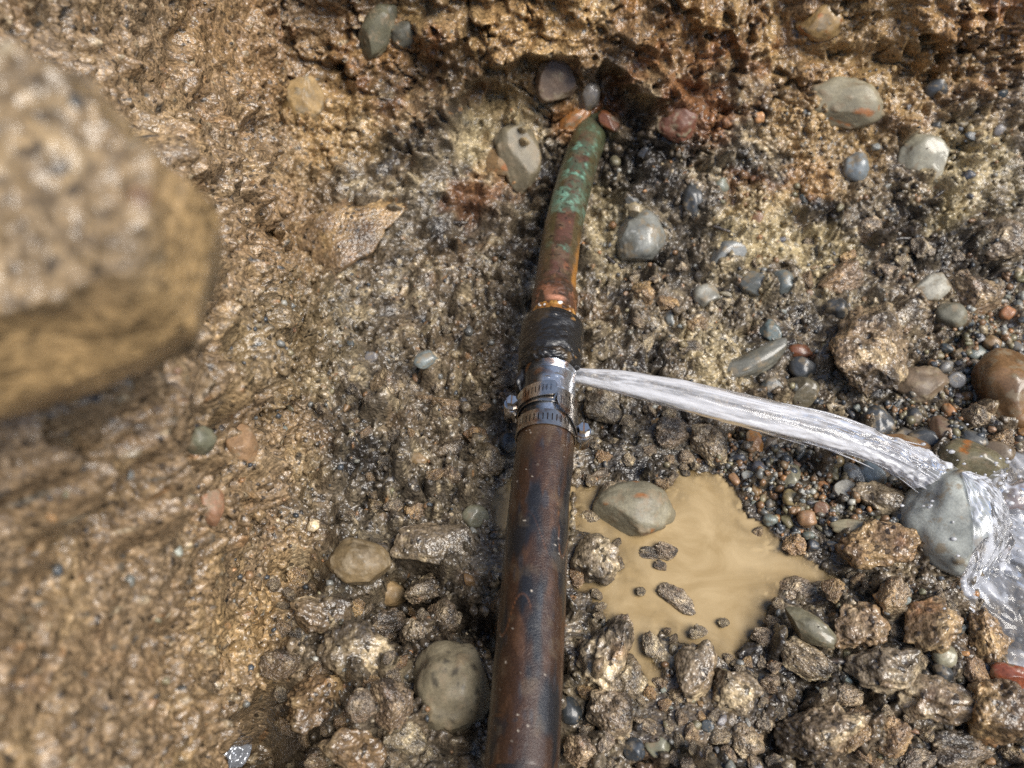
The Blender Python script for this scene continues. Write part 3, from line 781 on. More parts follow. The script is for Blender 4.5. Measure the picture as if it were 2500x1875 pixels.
CLODS = [
 (2115, 870, 190, 250, -20, 'tan', 'big tan clay block standing above the water jet', dict(t=.8, embed=.2, own=True, rough=.7)),
 (2130, 1345, 185, 130, -8, 'rust', 'large reddish-brown clod right of the puddle', dict(t=.9, embed=.15, own=True)),
 (2090, 1280 + 250, 150, 110, 10, 'rust', 'brown clod right of the long olive pebble', dict(t=.8, embed=.2, own=True)),
 (2262, 1535, 150, 130, 30, 'rust', 'orange-crusted clod with open holes at right', dict(t=.9, embed=.2, own=True)),
 (2160, 1640, 190, 110, -5, 'grey', 'broad grey clod below the orange-crusted clod', dict(t=.8, embed=.2, own=True)),
 (2405, 1560, 110, 130, 10, 'rust', 'upright brown clod beside the running water', dict(t=.9, embed=.2, own=True)),
 (2290, 1710, 190, 110, -10, 'grey', 'smooth grey clod near the lower right corner', dict(t=.8, embed=.25, own=True, rough=.6)),
 (2010, 1790, 240, 130, 10, 'grey', 'large crumbly grey-tan clod at the bottom right', dict(t=.9, embed=.2, own=True)),
 (2090, 1790, 75, 120, -35, 'rust', 'red-brown crust on the large crumbly clod', dict(t=.8, embed=.05)),
 (2170, 1800, 110, 100, 0, 'rust', 'brown clod at the bottom edge right of the red-brown crust', dict(t=.8, embed=.2)),
 (2430, 1740, 150, 150, 0, 'rust', 'rough brown clod in the lower right corner', dict(t=.9, embed=.2, own=True)),
 (2340, 1830, 150, 90, 0, 'grey', 'grey clod on the bottom edge near the right corner', dict(t=.9, embed=.2)),
 (1690, 1640, 100, 150, -20, 'grey', 'wet grey clod at the lower shore of the puddle', dict(t=.8, embed=.2, own=True)),
 (1790, 1690, 140, 120, 10, 'grey', 'grey pitted clod below the puddle', dict(t=.8, embed=.25, own=True)),
 (1470, 1610, 120, 200, -25, 'grey', 'tall dark grey clod leaning against the right of the pipe', dict(t=.9, embed=.2, own=True)),
 (1525, 1655, 110, 110, -20, 'tan', 'tan clod between the tall clod and the puddle tail', dict(t=.8, embed=.25)),
 (1490, 1745, 120, 130, 20, 'grey', 'grey clod below the tan clod near the pipe', dict(t=.8, embed=.2)),
 (1425, 1835, 100, 80, 0, 'tan', 'pale tan clod at the bottom edge right of the pipe', dict(t=.9, embed=.2)),
 (1450, 1370, 120, 130, 0, 'grey', 'grey clod between the pipe and the puddle', dict(t=.8, embed=.25, own=True)),
 (1440, 1265, 50, 50, 0, 'grey', 'small grey clod between the pipe and the puddle stone', dict(t=.8, embed=.3)),
 (1415, 1410, 50, 60, 0, 'rust', 'orange clod at the right edge of the pipe', dict(t=.8, embed=.3)),
 (1650, 1470, 105, 52, -35, 'grey', 'long grey clod lying out in the puddle', dict(lift=.009, t=.7, embed=.35)),
 (1620, 1355, 62, 44, -10, 'grey', 'small grey clod in the puddle below the puddle stone', dict(lift=.009, t=.8, embed=.3)),
 (1610, 1390, 34, 24, -30, 'grey', 'tiny clod in the puddle just under the small grey clod', dict(lift=.009, t=.8, embed=.3)),
 (1700, 1372 + 175, 46, 34, 20, 'grey', 'small flat clod near the lower shore of the puddle', dict(t=.8, embed=.3, lift=.007)),
 (1762, 1528, 30, 26, 0, 'grey', 'tiny clod out in the lower puddle right of the long grey clod', dict(t=.8, embed=.3, lift=.008)),
 (1562, 1452, 26, 24, 0, 'grey', 'tiny round clod in the puddle left of the long grey clod', dict(t=.8, embed=.3, lift=.008)),
 (1520, 1545, 60, 80, -20, 'grey', 'dark clod at the lower left shore of the puddle', dict(t=.8, embed=.3, lift=.005)),
 (1860, 1560, 60, 50, 10, 'grey', 'wet clod at the lower right shore of the puddle', dict(t=.8, embed=.3, lift=.005)),
 (1600, 1340 + 20, 90, 34, -12, 'grey', 'narrow mud bar in the puddle below the puddle stone', dict(t=.7, embed=.35, lift=.006)),
 (1935, 1330, 62, 60, 0, 'rust', 'brown clod at the upper right shore of the puddle', dict(t=.8, embed=.3)),
 (1942, 1440, 100, 62, 0, 'tan', 'pale clod split in two at the right end of the puddle', dict(t=.8, embed=.3)),
 (2035, 1445, 56, 62, 0, 'rust', 'small pointed clod right of the split pale clod', dict(t=.9, embed=.25)),
 (1590, 1585, 48, 70, 10, 'grey', 'dark clod at the left of the puddle tail', dict(lift=.009, t=.8, embed=.3)),
 (1960, 1610, 150, 90, -30, 'grey', 'grey clod under the long olive pebble', dict(t=.7, embed=.3)),
 (870, 1590, 190, 150, 0, 'grey', 'large flat grey clod at the left of the speckled boulder', dict(t=.6, embed=.2, own=True, rough=.7)),
 (862, 572, 300, 165, 32, 'rust', 'large smooth ochre clay face in the left wall', dict(t=.5, embed=.40, own=True, rough=.22, face=.3)),
 (960, 1720, 110, 130, 20, 'tan', 'tan clod in front of the large flat clod', dict(t=.8, embed=.2)),
 (770, 1720, 150, 150, 0, 'rust', 'orange-brown clod below the large flat clod', dict(t=.8, embed=.2, own=True)),
 (860, 1835, 170, 110, 0, 'rust', 'wet orange clod at the bottom edge left of the pipe', dict(t=.8, embed=.2, own=True)),
 (780, 1500, 150, 110, -10, 'tan', 'dark brown wet clod under the mud-coated cobble', dict(t=.8, embed=.25, own=True)),
 (955, 1530, 100, 80, 20, 'grey', 'grey clod below the round ochre pebble', dict(t=.9, embed=.2)),
 (1030, 1440, 90, 80, 0, 'tan', 'tan crumbly clod right of the round ochre pebble', dict(t=.9, embed=.2)),
 (1085, 1510, 90, 90, 0, 'tan', 'clod touching the top of the speckled boulder', dict(t=.9, embed=.2)),
 (1060, 1330, 210, 110, 0, 'grey', 'dark smooth mud slab left of the pipe', dict(t=.5, embed=.3, own=True, rough=.45)),
 (990, 1800, 110, 90, 0, 'grey', 'grey clod near the bottom below the speckled boulder', dict(t=.8, embed=.2)),
 (1100, 1100, 90, 80, 0, 'tan', 'tan clod left of the lower hose clamp', dict(t=.8, embed=.25)),
 (1190, 1130, 90, 90, 0, 'tan', 'pale crumbly clod left of the brown pipe under the clamps', dict(t=.8, embed=.3)),
 (1090, 1000, 90, 70, -30, 'tan', 'brown clod in the mud left of the upper hose clamp', dict(t=.8, embed=.3)),
 (950, 950, 100, 80, -30, 'tan', 'brown lump in the mud at the foot of the left wall', dict(t=.7, embed=.3)),
 (1225, 930, 60, 60, 0, 'tan', 'ochre clod just left of the coupling', dict(t=.8, embed=.3)),
 (1470, 1000, 90, 90, 0, 'grey', 'dark clod right of the right clamp screw', dict(t=.8, embed=.3)),
 (1730, 1090, 90, 120, 20, 'grey', 'grey clod at the upper shore of the puddle', dict(t=.8, embed=.25)),
 (1640, 1060, 90, 80, 0, 'grey', 'grey clod under the start of the jet', dict(t=.8, embed=.3)),
 (2160, 1225, 170, 80, -25, 'grey', 'dark gravelly clod left of the large pale grey stone', dict(t=.7, embed=.3, own=True)),
 (2380, 1020, 60, 60, 0, 'tan', 'small crumbly clod left of the large brown cobble', dict(t=.9, embed=.25)),
 (2440, 1080, 60, 60, 0, 'tan', 'small crumbly clod below the large brown cobble', dict(t=.9, embed=.25)),
 (2380, 730, 130, 110, 0, 'tan', 'crumbly tan clod near the right edge above the cobble', dict(t=.8, embed=.3)),
 (2190, 780, 130, 110, 20, 'tan', 'crumbly clod above and right of the clay block', dict(t=.8, embed=.3)),
 (2440, 590, 130, 110, 0, 'tan', 'pale grey-pink clod at the right edge of the wall', dict(t=.7, embed=.3)),
 (2050, 690, 120, 90, 20, 'tan', 'reddish-tan clod above the round black pebble', dict(t=.8, embed=.35)),
]
for k, (px, py, w, h, ang, kind, label, op) in enumerate(CLODS):
    if py > 1440 and not op.get('lift'): op['embed'] += .09
    if op.get('own'):
        wm = {'grey': .05, 'tan': .3, 'rust': .7}[kind]
        V, Fc = clod_verts(6 if w * h > 30000 else 5, 700 + k, op.get('rough', (.45, .7, .9)[k % 3]), 4, (w / max(w, h), h / max(w, h), op['t'] * min(w, h) / max(w, h)))
        me = new_mesh('clay_clod', V, Fc, None)
        o = link('clay_clod', me, M_clod)
        put(o, px, py, w, h, op['t'], R(ang), op['embed'], op.get('face', .5), lift=op.get('lift', 0))
        bake(o)
        v = np.empty(len(V) * 3, np.float32); me.vertices.foreach_get('co', v); v = v.reshape(-1, 3)
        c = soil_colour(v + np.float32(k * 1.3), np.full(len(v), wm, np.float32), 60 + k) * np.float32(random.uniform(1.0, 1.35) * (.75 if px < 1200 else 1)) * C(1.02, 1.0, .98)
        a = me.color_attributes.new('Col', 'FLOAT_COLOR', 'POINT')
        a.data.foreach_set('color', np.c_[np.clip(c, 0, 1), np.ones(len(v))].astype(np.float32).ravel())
    else:
        o = link('clay_clod', clod_lib[kind][k % len(clod_lib[kind])])
        put(o, px, py, w, h, op['t'], R(ang), op['embed'], op.get('face', .5), unit=CU_, lift=op.get('lift', 0))
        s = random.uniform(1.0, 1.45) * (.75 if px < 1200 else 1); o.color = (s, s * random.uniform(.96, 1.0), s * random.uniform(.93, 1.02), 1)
    tag(o, label, 'clod')
    used.append((px, py, max(w, h) * .40))

# the big lump of clay that sticks out of the near left wall
V, Fc = ico(6)
off = np.float32(21.3)
OUT = np.array([(492, 80), (450, -228), (-25, -415), (-480, -590), (-520, 150), (-100, 330), (170, 335)], float) * .168 / FPX
oa = np.arctan2(OUT[:, 1], OUT[:, 0]); orr = np.hypot(OUT[:, 0], OUT[:, 1])
dense = np.vstack([np.stack([np.linspace(OUT[i_][k_], OUT[(i_ + 1) % len(OUT)][k_], 24, endpoint=False) for k_ in (0, 1)], -1) for i_ in range(len(OUT))])
da, drr = np.arctan2(dense[:, 1], dense[:, 0]), np.hypot(dense[:, 0], dense[:, 1])
o_ = np.argsort(da)
phi = np.arctan2(V[:, 1], V[:, 0])
Rphi = np.interp(phi, da[o_], drr[o_], period=2 * math.pi)
rho0 = np.hypot(V[:, 0], V[:, 1])
rho = np.sin(np.arcsin(np.clip(rho0, 0, 1))) ** .75
zf = np.where(V[:, 2] > 0, .022 * np.clip((1 - rho) / .15, 0, 1) ** .9, -.034 * (1 - rho ** 5))
p = np.stack([Rphi * rho * np.cos(phi), Rphi * rho * np.sin(phi), zf + .010 * rho * np.sin(phi - .6)], -1).astype(np.float32)
nn = vnormals(p, Fc)
edge = sstep(.83, .89, rho + .06 * perlin(p, 60, 8))
aim = sstep(-2.4, -2.0, phi) * sstep(.45, .15, phi)
rough_side = 1 - edge * aim
w1_, w1b_, i1_ = worley(p, 95, 3)
w2_, w2b_, i2_ = worley(p, 260, 4)
fr_ = lambda a, b_: sstep(0, .45, b_ - a) * .6 + np.clip(1 - (a / .8) ** 2, 0, 1) * .4
ns_ = fbm(p, 30, 2, 4) * .0045 + perlin(p, 70, 5) * .0006
ns_ = ns_ * .8 + rough_side * (fr_(w1_, w1b_) * .0008 * (i1_ + .2) + fr_(w2_, w2b_) * .0013 * (i2_ + .2) + perlin(p, 260, 8) * .0012)
p = (p + nn * ns_[:, None]).astype(np.float32)
wl = soil_colour(p + np.float32(3), np.full(len(p), .75, np.float32), 33)
wl = mixc(wl, np.tile(C(.29, .2, .10), (len(wl), 1)), rough_side * .65)
gg = (i2_ > .9) & (w2_ < .42) & (rough_side > .5)
wl[gg] = gc[((i2_[gg] * 977) % 1 * 5).astype(int).clip(0, 4)] * .75
wl = mixc(wl, np.tile(C(.44, .285, .125), (len(wl), 1)), (1 - rough_side) * .85)
lump = link('clay_boulder', new_mesh('clay_boulder', p, Fc, wl * .85), M_clod)
lp = CAM + ray(25, 560) * .168
a_ = R(0)
bx_ = Vector(CR) * math.cos(a_) + Vector(CU) * math.sin(a_)
by_ = -Vector(CR) * math.sin(a_) + Vector(CU) * math.cos(a_)
bz_ = -Vector(CF)
by_, bz_ = (by_ * math.cos(R(-18)) + bz_ * math.sin(R(-18))), (bz_ * math.cos(R(-18)) - by_ * math.sin(R(-18)))
lump.matrix_world = Matrix.Translation(Vector(lp)) @ Matrix((bx_, by_, bz_)).transposed().to_4x4()
tag(lump, 'big blurred clay lump jutting out of the near left wall', 'clay lump')

# ------------------------------------------------------------------ pebbles of the gravel, one by one, then the rest
peb_lib = []
for i in range(12):
    V, Fc = stone_verts(3, 900 + i, e=.9, lump=.34, cuts=(0, 2, 4, 6)[i % 4], fine=.015, cutlo=.5, cuthi=.85)
    c = 1 + 0.18 * fbm(V + i * 5.0, 1.6, 3, i)
    me = new_mesh('pebble', V * CU_, Fc, np.repeat(np.clip(c, .3, 1.4)[:, None] * .8, 3, 1))
    me.materials.append(M_stone)
    peb_lib.append(me)
def inpoly(px, py, poly):
    return poly_sd(np.array([px], float), np.array([py], float), poly)[0] > 0
REG = [
 ('in the wet gravel below the water jet', [(1690, 1040), (1850, 1070), (2010, 1105), (2130, 1130), (2215, 1190), (2290, 1250), (2210, 1330), (2050, 1330), (1960, 1340), (1880, 1290), (1820, 1200), (1740, 1130)], 105, (16, 44), None),
 ('in the gravel bank above the water jet', [(1900, 930), (2050, 1000), (2180, 985), (2300, 860), (2380, 720), (2500, 640), (2500, 880), (2400, 880), (2380, 1040), (2500, 1060), (2500, 1120), (2340, 1080), (2150, 1040), (2000, 990)], 70, (18, 50), None),
 ('stuck in the soil of the right wall', [(1500, 350), (2500, 100), (2500, 650), (2200, 850), (1700, 850), (1500, 760)], 48, (16, 44), 'wall'),
 ('among the clods at the lower right', [(1450, 1700), (1900, 1620), (2100, 1480), (2350, 1400), (2450, 1650), (2500, 1875), (1450, 1875)], 42, (16, 42), None),
 ('in the mud left of the pipe', [(700, 800), (1230, 700), (1240, 1150), (1180, 1450), (760, 1500), (680, 1100)], 22, (16, 38), 'wall'),
 ('in the near left wall', [(60, 1000), (560, 850), (620, 1050), (480, 1300), (480, 1700), (60, 1850)], 12, (20, 44), 'wall'),
]
TONES = [('black slate', (.05, .058, .066)), ('grey', (.17, .17, .155)), ('brown', (.22, .125, .06)), ('olive', (.19, .165, .095)), ('orange', (.4, .2, .08)), ('pale grey', (.36, .35, .3))]
TW = [.30, .24, .2, .14, .06, .06]
LM = [(a, b, l) for _, a, b, w, h, _, _, l, _ in HEROES if w * h > 2600] + [(a, b, l) for a, b, w, h, _, _, l, _ in CLODS if w * h > 5000]
def cut_label(l):
    for w_ in (' at the ', ' just ', ' struck', ' half ', ' touching', ' lying', ' right ', ' left ', ' with ', ' beside', ' above', ' between', ' against', ' in the ', ' set ', ' stuck', ' high', ' lodged', ' coming', ' on the ', ' below', ' under', ' standing', ' leaning', ' among', ' near ', ' sticking', ' overlapping', ' next ', ' halfway', ' tucked', ' out in', ' split', ' in front'):
        i_ = l.find(w_)
        if i_ > 0: l = l[:i_]
    return l
_cnt = {}
for _t in LM: _cnt[cut_label(_t[2])] = _cnt.get(cut_label(_t[2]), 0) + 1
LM = [t for t in LM if _cnt[cut_label(t[2])] == 1 and len(cut_label(t[2]).split()) >= 3]
named = {}
def near_words(px, py):
    a, b, l = min(LM, key=lambda t: (t[0] - px) ** 2 + (t[1] - py) ** 2)
    dx, dy = px - a, py - b
    side = ('right of' if dx > 0 else 'left of') if abs(dx) > abs(dy) else ('below' if dy > 0 else 'above')
    return side + ' the ' + cut_label(l), math.hypot(dx, dy)
def tag_near(o, what, cat, group, px, py):
    words, dist = near_words(px, py)
    lab = what + ' ' + words
    tag(o, lab, cat, group)
    named.setdefault(lab, []).append((dist, o.name))
def settle_labels():
    """things with one wording are told apart by how far they lie from the landmark"""
    for lab, l in named.items():
        if len(l) < 2: continue
        l.sort()
        words = ['nearer one', 'farther one'] if len(l) == 2 else ['nearest one'] + (['middle one'] if len(l) == 3 else ['second nearest', 'third nearest', 'fourth nearest', 'fifth nearest'][:len(l) - 2]) + ['farthest one']
        for (d_, nm), w_ in zip(l, words): bpy.data.objects[nm]['label'] = lab + ', ' + w_
def pebble_at(px, py, s, where, tone):
    name, colr_ = TONES[tone]
    me = random.choice(peb_lib)
    o = link('pebble', me)
    asp = random.uniform(.45, .95)
    put(o, px, py, s, s * asp, random.uniform(.7, 1.0), random.uniform(0, math.pi), (random.uniform(.38, .52) if kind == 'wall' else random.uniform(.15, .35)), random.uniform(.2, .6), unit=CU_)
    f = random.uniform(.75, 1.25)
    o.color = tuple(min(1, c * f * 1.2 * random.uniform(.92, 1.08)) for c in colr_) + (1,)
    sz_ = 'tiny' if s < 21 else ('small' if s < 31 else 'mid-sized')
    tag_near(o, '%s %s pebble' % (sz_, name), 'pebble', 'loose pebbles in the trench', px, py)
for where, poly, n, (s0, s1), kind in REG:
    xs = [a for a, b in poly]; ys = [b for a, b in poly]
    got = tries = 0
    while got < n and tries < n * 60:
        tries += 1
        px, py = random.uniform(min(xs), max(xs)), random.uniform(min(ys), max(ys))
        if not inpoly(px, py, poly): continue
        s = s0 + (s1 - s0) * random.random() ** 1.8
        if any((px - a) ** 2 + (py - b) ** 2 < (r + s * .4) ** 2 for a, b, r in used): continue
        used.append((px, py, s * .45))
        pebble_at(px, py, s, where, random.choices(range(6), TW)[0])
        got += 1

CREG = [('at the lower right', [(1430, 1640), (1900, 1610), (2060, 1480), (2330, 1420), (2440, 1600), (2500, 1875), (1400, 1875)], 62, (34, 95)),
        ('at the lower left', [(660, 1420), (820, 1330), (1020, 1400), (1060, 1600), (1040, 1875), (700, 1875)], 44, (38, 110)),
        ('left of the pipe', [(760, 900), (1100, 800), (1240, 900), (1200, 1300), (800, 1350)], 26, (28, 60)),
        ('right of the pipe', [(1430, 980), (1690, 1010), (1700, 1120), (1450, 1180)], 12, (30, 70)),
        ('on the slope above the jet', [(1480, 650), (1900, 560), (2480, 560), (2480, 760), (2000, 860), (1560, 860)], 24, (34, 90))]
for poly_ in PUD[:1]:
    for i_ in range(len(poly_)):
        for rep_ in range(2):
            f_ = random.random()
            a_, b_ = poly_[i_], poly_[(i_ + 1) % len(poly_)]
            px, py = a_[0] + (b_[0] - a_[0]) * f_ + random.gauss(0, 9), a_[1] + (b_[1] - a_[1]) * f_ + random.gauss(0, 9)
            if 1180 < px < 1425 or any((px - u[0]) ** 2 + (py - u[1]) ** 2 < 40 ** 2 for u in used): continue
            s = random.uniform(16, 46)
            kd = random.choice(['grey', 'grey', 'tan'])
            o = link('clay_clod', random.choice(clod_lib[kd]))
            put(o, px, py, s, s * random.uniform(.55, 1), .9, random.uniform(0, 6.28), .3, .3, unit=CU_, lift=random.uniform(.0, .004))
            f = random.uniform(.8, 1.2); o.color = (f, f * .97, f * .93, 1)
            tag_near(o, '%s %s clod on the puddle shore' % ('tiny' if s < 26 else 'small', kd), 'clod', 'crumbly clods in the trench', px, py)
taken = [(a, b, max(w, h) * .33) for a, b, w, h, *_ in CLODS] + [(t_[1], t_[2], max(t_[3], t_[4]) * .55) for t_ in HEROES]
for where, poly, n, (s0, s1) in CREG:
    xs = [a for a, b in poly]; ys = [b for a, b in poly]
    got = tries = 0
    while got < n and tries < n * 60:
        tries += 1
        px, py = random.uniform(min(xs), max(xs)), random.uniform(min(ys), max(ys))
        if not inpoly(px, py, poly): continue
        s = s0 + (s1 - s0) * random.random() ** 1.6
        if any((px - a) ** 2 + (py - b) ** 2 < (r + s * .35) ** 2 for a, b, r in taken): continue
        taken.append((px, py, s * .4))
        kd = random.choices(['grey', 'tan', 'rust'], [.5, .35, .15])[0]
        o = link('clay_clod', random.choice(clod_lib[kd]))
        put(o, px, py, s, s * random.uniform(.6, 1), random.uniform(.7, 1), random.uniform(0, 6.28), random.uniform(.33, .52), random.uniform(.1, .5), unit=CU_)
        f = random.uniform(.9, 1.4); o.color = (f, f * random.uniform(.96, 1), f * random.uniform(.93, 1.02), 1)
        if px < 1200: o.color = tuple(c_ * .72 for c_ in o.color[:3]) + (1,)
        tag_near(o, '%s %s crumbly clod' % ('small' if s < 48 else ('mid-sized' if s < 68 else 'large'), {'grey': 'grey', 'tan': 'tan', 'rust': 'brown'}[kd]), 'clod', 'crumbly clods in the trench', px, py)
        got += 1

settle_labels()
# splinters of dark wood and root
M_wood = attr_material('dark_wet_wood', .35, 0, .4, .6, 700, .4)
TWIGS = [(2080, 1620, 120, 22, -12, 'dark splinter of wood lying between the grey clods'), (1500, 640, 60, 10, -35, 'thin black root piece beside the veined grey cobble'), (1620, 385, 50, 9, -40, 'short black root stub in the dark soil right of the pipe'),
         (2190, 585, 66, 10, 8, 'brown splinter in the right wall under the pale flush stone'), (2300, 470, 56, 9, 30, 'black root piece right below the pale flush stone'), (1110, 545, 70, 10, 8, 'dark root stub in the mud left of the copper pipe'),
         (1760, 560, 52, 9, -15, 'short dark twig below the upright black pebble'), (2040, 655, 60, 9, -10, 'thin brown twig above the round black pebble'), (1690, 800, 60, 8, 25, 'black hair root in the clay left of the curved slab')]
for k, (px, py, ln, wd, ang, label) in enumerate(TWIGS):
    m_ = 26; nr = 8
    f = np.linspace(-1, 1, m_); tha = np.linspace(0, 2 * math.pi, nr, endpoint=False)
    prof = np.clip(1 - np.abs(f) ** 6, .12, 1) * (1 + .25 * perlin(np.stack([f * 3 + k, f * 0, f * 0], -1), 1.3, k))
    Vt = np.stack([np.repeat(f, nr), np.cos(np.tile(tha, m_)) * np.repeat(prof, nr), np.sin(np.tile(tha, m_)) * np.repeat(prof, nr)], -1)
    Vt[:, 1] += np.repeat(1.2 * perlin(np.stack([f + k * 7, f * 0, f * 0 + .5], -1), .9, 5 + k), nr)
    Vt *= (1 + .18 * perlin(Vt * np.array([.3, 1.6, 1.6]) + k, 2.2, k))[:, None]
    ii = np.arange(m_ * nr).reshape(m_, nr); jj = np.roll(ii, -1, 1)
    Ft = np.stack([ii[:-1], jj[:-1], jj[1:], ii[1:]], -1).reshape(-1, 4)
    ct = mixc(np.tile(C(.022, .017, .013), (len(Vt), 1)), np.tile(C(.075, .05, .03), (len(Vt), 1)), sstep(0, .6, perlin(Vt * np.array([.4, 2, 2]) + k, 2, 9)))
    o = link('wood_splinter', new_mesh('wood_splinter', Vt, Ft, ct), M_wood)
    put(o, px, py, ln, wd, .8, R(ang), .25, .3)
    bake(o)
    tag(o, label, 'twig')
# crumpled shiny sheet, added in place of a bright water glint
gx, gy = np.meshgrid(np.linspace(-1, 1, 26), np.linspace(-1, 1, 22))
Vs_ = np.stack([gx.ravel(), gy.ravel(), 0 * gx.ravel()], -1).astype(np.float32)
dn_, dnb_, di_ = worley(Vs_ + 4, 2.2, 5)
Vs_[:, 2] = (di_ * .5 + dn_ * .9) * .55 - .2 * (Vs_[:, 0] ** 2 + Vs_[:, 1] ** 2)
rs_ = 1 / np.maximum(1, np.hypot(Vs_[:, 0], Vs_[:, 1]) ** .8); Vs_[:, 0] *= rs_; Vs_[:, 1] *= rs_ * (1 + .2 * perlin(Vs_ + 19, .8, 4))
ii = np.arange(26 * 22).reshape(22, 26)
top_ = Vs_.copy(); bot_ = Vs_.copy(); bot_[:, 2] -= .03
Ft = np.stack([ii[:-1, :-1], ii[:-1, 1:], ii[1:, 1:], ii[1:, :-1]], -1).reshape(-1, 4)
M_glint = attr_material('glint_film', .12, .35, .8, .1, 300, .1)
o = link('glint_sheet', new_mesh('glint_sheet', np.vstack([top_, bot_]), np.vstack([Ft, Ft[:, ::-1] + len(top_)]), np.tile(C(.40, .43, .49), (2 * len(top_), 1)), False), M_glint)
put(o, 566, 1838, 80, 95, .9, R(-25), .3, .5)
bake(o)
tag(o, 'shiny crumpled pale blue sheet in place of a glint at the lower left edge', 'glint')

# fine gravel and soil crumbs: beyond counting
def scatter(name, level, pts, nrm, size, cols, seed, rough=.25, mat=None, label='', sink=.2, flat=(.6, 1.0), lift=0.0):
    V0, F0 = ico(level)
    rg = np.random.default_rng(seed)
    n = len(pts)
    Q = rg.normal(size=(n, 4)); Q /= np.linalg.norm(Q, axis=1)[:, None]
    w, x, y, z = Q.T
    Rm = np.stack([1 - 2 * (y * y + z * z), 2 * (x * y - z * w), 2 * (x * z + y * w), 2 * (x * y + z * w), 1 - 2 * (x * x + z * z), 2 * (y * z - x * w),
                   2 * (x * z - y * w), 2 * (y * z + x * w), 1 - 2 * (x * x + y * y)], -1).reshape(n, 3, 3)
    sc = np.stack([np.ones(n), rg.uniform(flat[0], flat[1], n), rg.uniform(flat[0], flat[1], n)], -1) * size[:, None]
    off = rg.uniform(-90, 90, (n, 3))
    big = (V0[None] + off[:, None]).reshape(-1, 3)
    d = perlin(big, 1.4, seed) * rough + perlin(big, 3.1, seed + 1) * rough * .5
    W = V0[None] * (1 + d.reshape(n, -1))[..., None]
    W = np.einsum('nij,nvj->nvi', Rm, W * sc[:, None])
    W = W + (pts + nrm * (size * (1 - 2 * sink) * .7 + lift)[:, None])[:, None]
    Fa = (F0[None] + (np.arange(n) * len(V0))[:, None, None]).reshape(-1, 3)
    cc = np.repeat(cols, len(V0), 0) * (1 + .15 * perlin(big, 2.0, seed + 5))[:, None]
    o = link(name, new_mesh(name, W.reshape(-1, 3), Fa, cc), mat)
    tag(o, label, kind='stuff')
    return o
def pick_terrain(poly_list, n, seed, wall=False):
    """terrain points that fall into any of these picture regions (sampled evenly over the ground itself)"""
    rg = np.random.default_rng(seed)
    k = rg.integers(0, nu * nv, n * 25)
    p = q2[k]
    x, y = proj(p)
    m = np.zeros(len(k), bool)
    for poly in poly_list: m |= poly_sd(x, y, poly) > 0
    m &= (sdp[k] < -.001)
    k = k[m][:n]
    return q2[k].astype(np.float64), TN.reshape(-1, 3)[k].astype(np.float64), nb[k], k
tone_arr = np.array([c for _, c in TONES])
G1 = [REG[0][1], REG[1][1]]
p_, n_, b_, k_ = pick_terrain(G1, 3200, 5)
sz = 0.0012 + 0.0026 * RNG.random(len(p_)) ** 2.2
ci_ = RNG.choice(6, len(p_), p=[.2, .22, .28, .2, .05, .05])
scatter('gravel', 1, p_, b_, sz, tone_arr[ci_] * RNG.uniform(.6, 1.2, (len(p_), 1)), 51, .38, M_stone, 'fine wet gravel on both sides of the water jet')
G2 = [[(1430, 350), (2500, 60), (2500, 1875), (1380, 1875)], [(560, 700), (1240, 600), (1200, 1875), (560, 1875)]]
p_, n_, b_, k_ = pick_terrain(G2, 800, 6)
sz = 0.0010 + 0.0020 * RNG.random(len(p_)) ** 2.5
ci_ = RNG.choice(6, len(p_), p=TW)
scatter('scattered_grit', 1, p_, b_, sz, tone_arr[ci_] * RNG.uniform(.7, 1.3, (len(p_), 1)), 52, .22, M_stone, 'fine grit strewn over the clay')
p_, n_, b_, k_ = pick_terrain(G2, 4200, 8)
sz = 0.0010 + 0.0036 * RNG.random(len(p_)) ** 2.6
cc = colr[k_] * RNG.uniform(.8, 1.25, (len(p_), 1)) if False else None
base_c = np.empty((nu * nv, 4), np.float32); ground.data.color_attributes['Col'].data.foreach_get('color', base_c.ravel())
cc = base_c[k_, :3] * RNG.uniform(.8, 1.3, (len(p_), 1))
scatter('soil_crumbs', 1, p_, b_, sz, cc, 53, .95, M_clod, 'loose wet crumbs of clay all over the ground', sink=.45)

# ------------------------------------------------------------------ the leaking pipe
def catmull(P, n):
    P = np.asarray(P, float)
    Q = np.vstack([2 * P[0] - P[1], P, 2 * P[-1] - P[-2]])
    out = []
    for i in range(1, len(Q) - 2):
        for t in np.linspace(0, 1, n, endpoint=False):
            a, b, c, d = Q[i - 1:i + 3]
            out.append(.5 * (2 * b + (c - a) * t + (2 * a - 5 * b + 4 * c - d) * t * t + (3 * b - a - 3 * c + d) * t ** 3))
    out.append(P[-1])
    return np.array(out)
axis_px = [(1258, 2100), (1273, 1875), (1295, 1550), (1316, 1235), (1330, 1100), (1340, 940), (1344, 855), (1350, 790), (1354, 735), (1360, 660), (1379, 540), (1416, 400), (1452, 300)]
axis_w = [at(a, b, 0.0) for a, b in axis_px]
p_end = axis_w[-1] + (axis_w[-1] - axis_w[-2]) / np.linalg.norm(axis_w[-1] - axis_w[-2]) * .12
p_start = axis_w[0] + (axis_w[0] - axis_w[1]) / np.linalg.norm(axis_w[0] - axis_w[1]) * .62
AX = catmull([p_start] + axis_w + [p_end], 60)
AS = np.r_[0, np.cumsum(np.linalg.norm(np.diff(AX, axis=0), axis=1))]
def ax(s):
    return np.stack([np.interp(s, AS, AX[:, k]) for k in range(3)], -1)
_dep = (AX - CAM) @ CF
_, AY = proj(AX)
AY = np.where(_dep > .12, AY, 9000.0 - AS)
AY = np.minimum.accumulate(AY)
def s_of(py):
    """arc length where the axis crosses this picture row"""
    return float(np.interp(-py, -AY, AS))
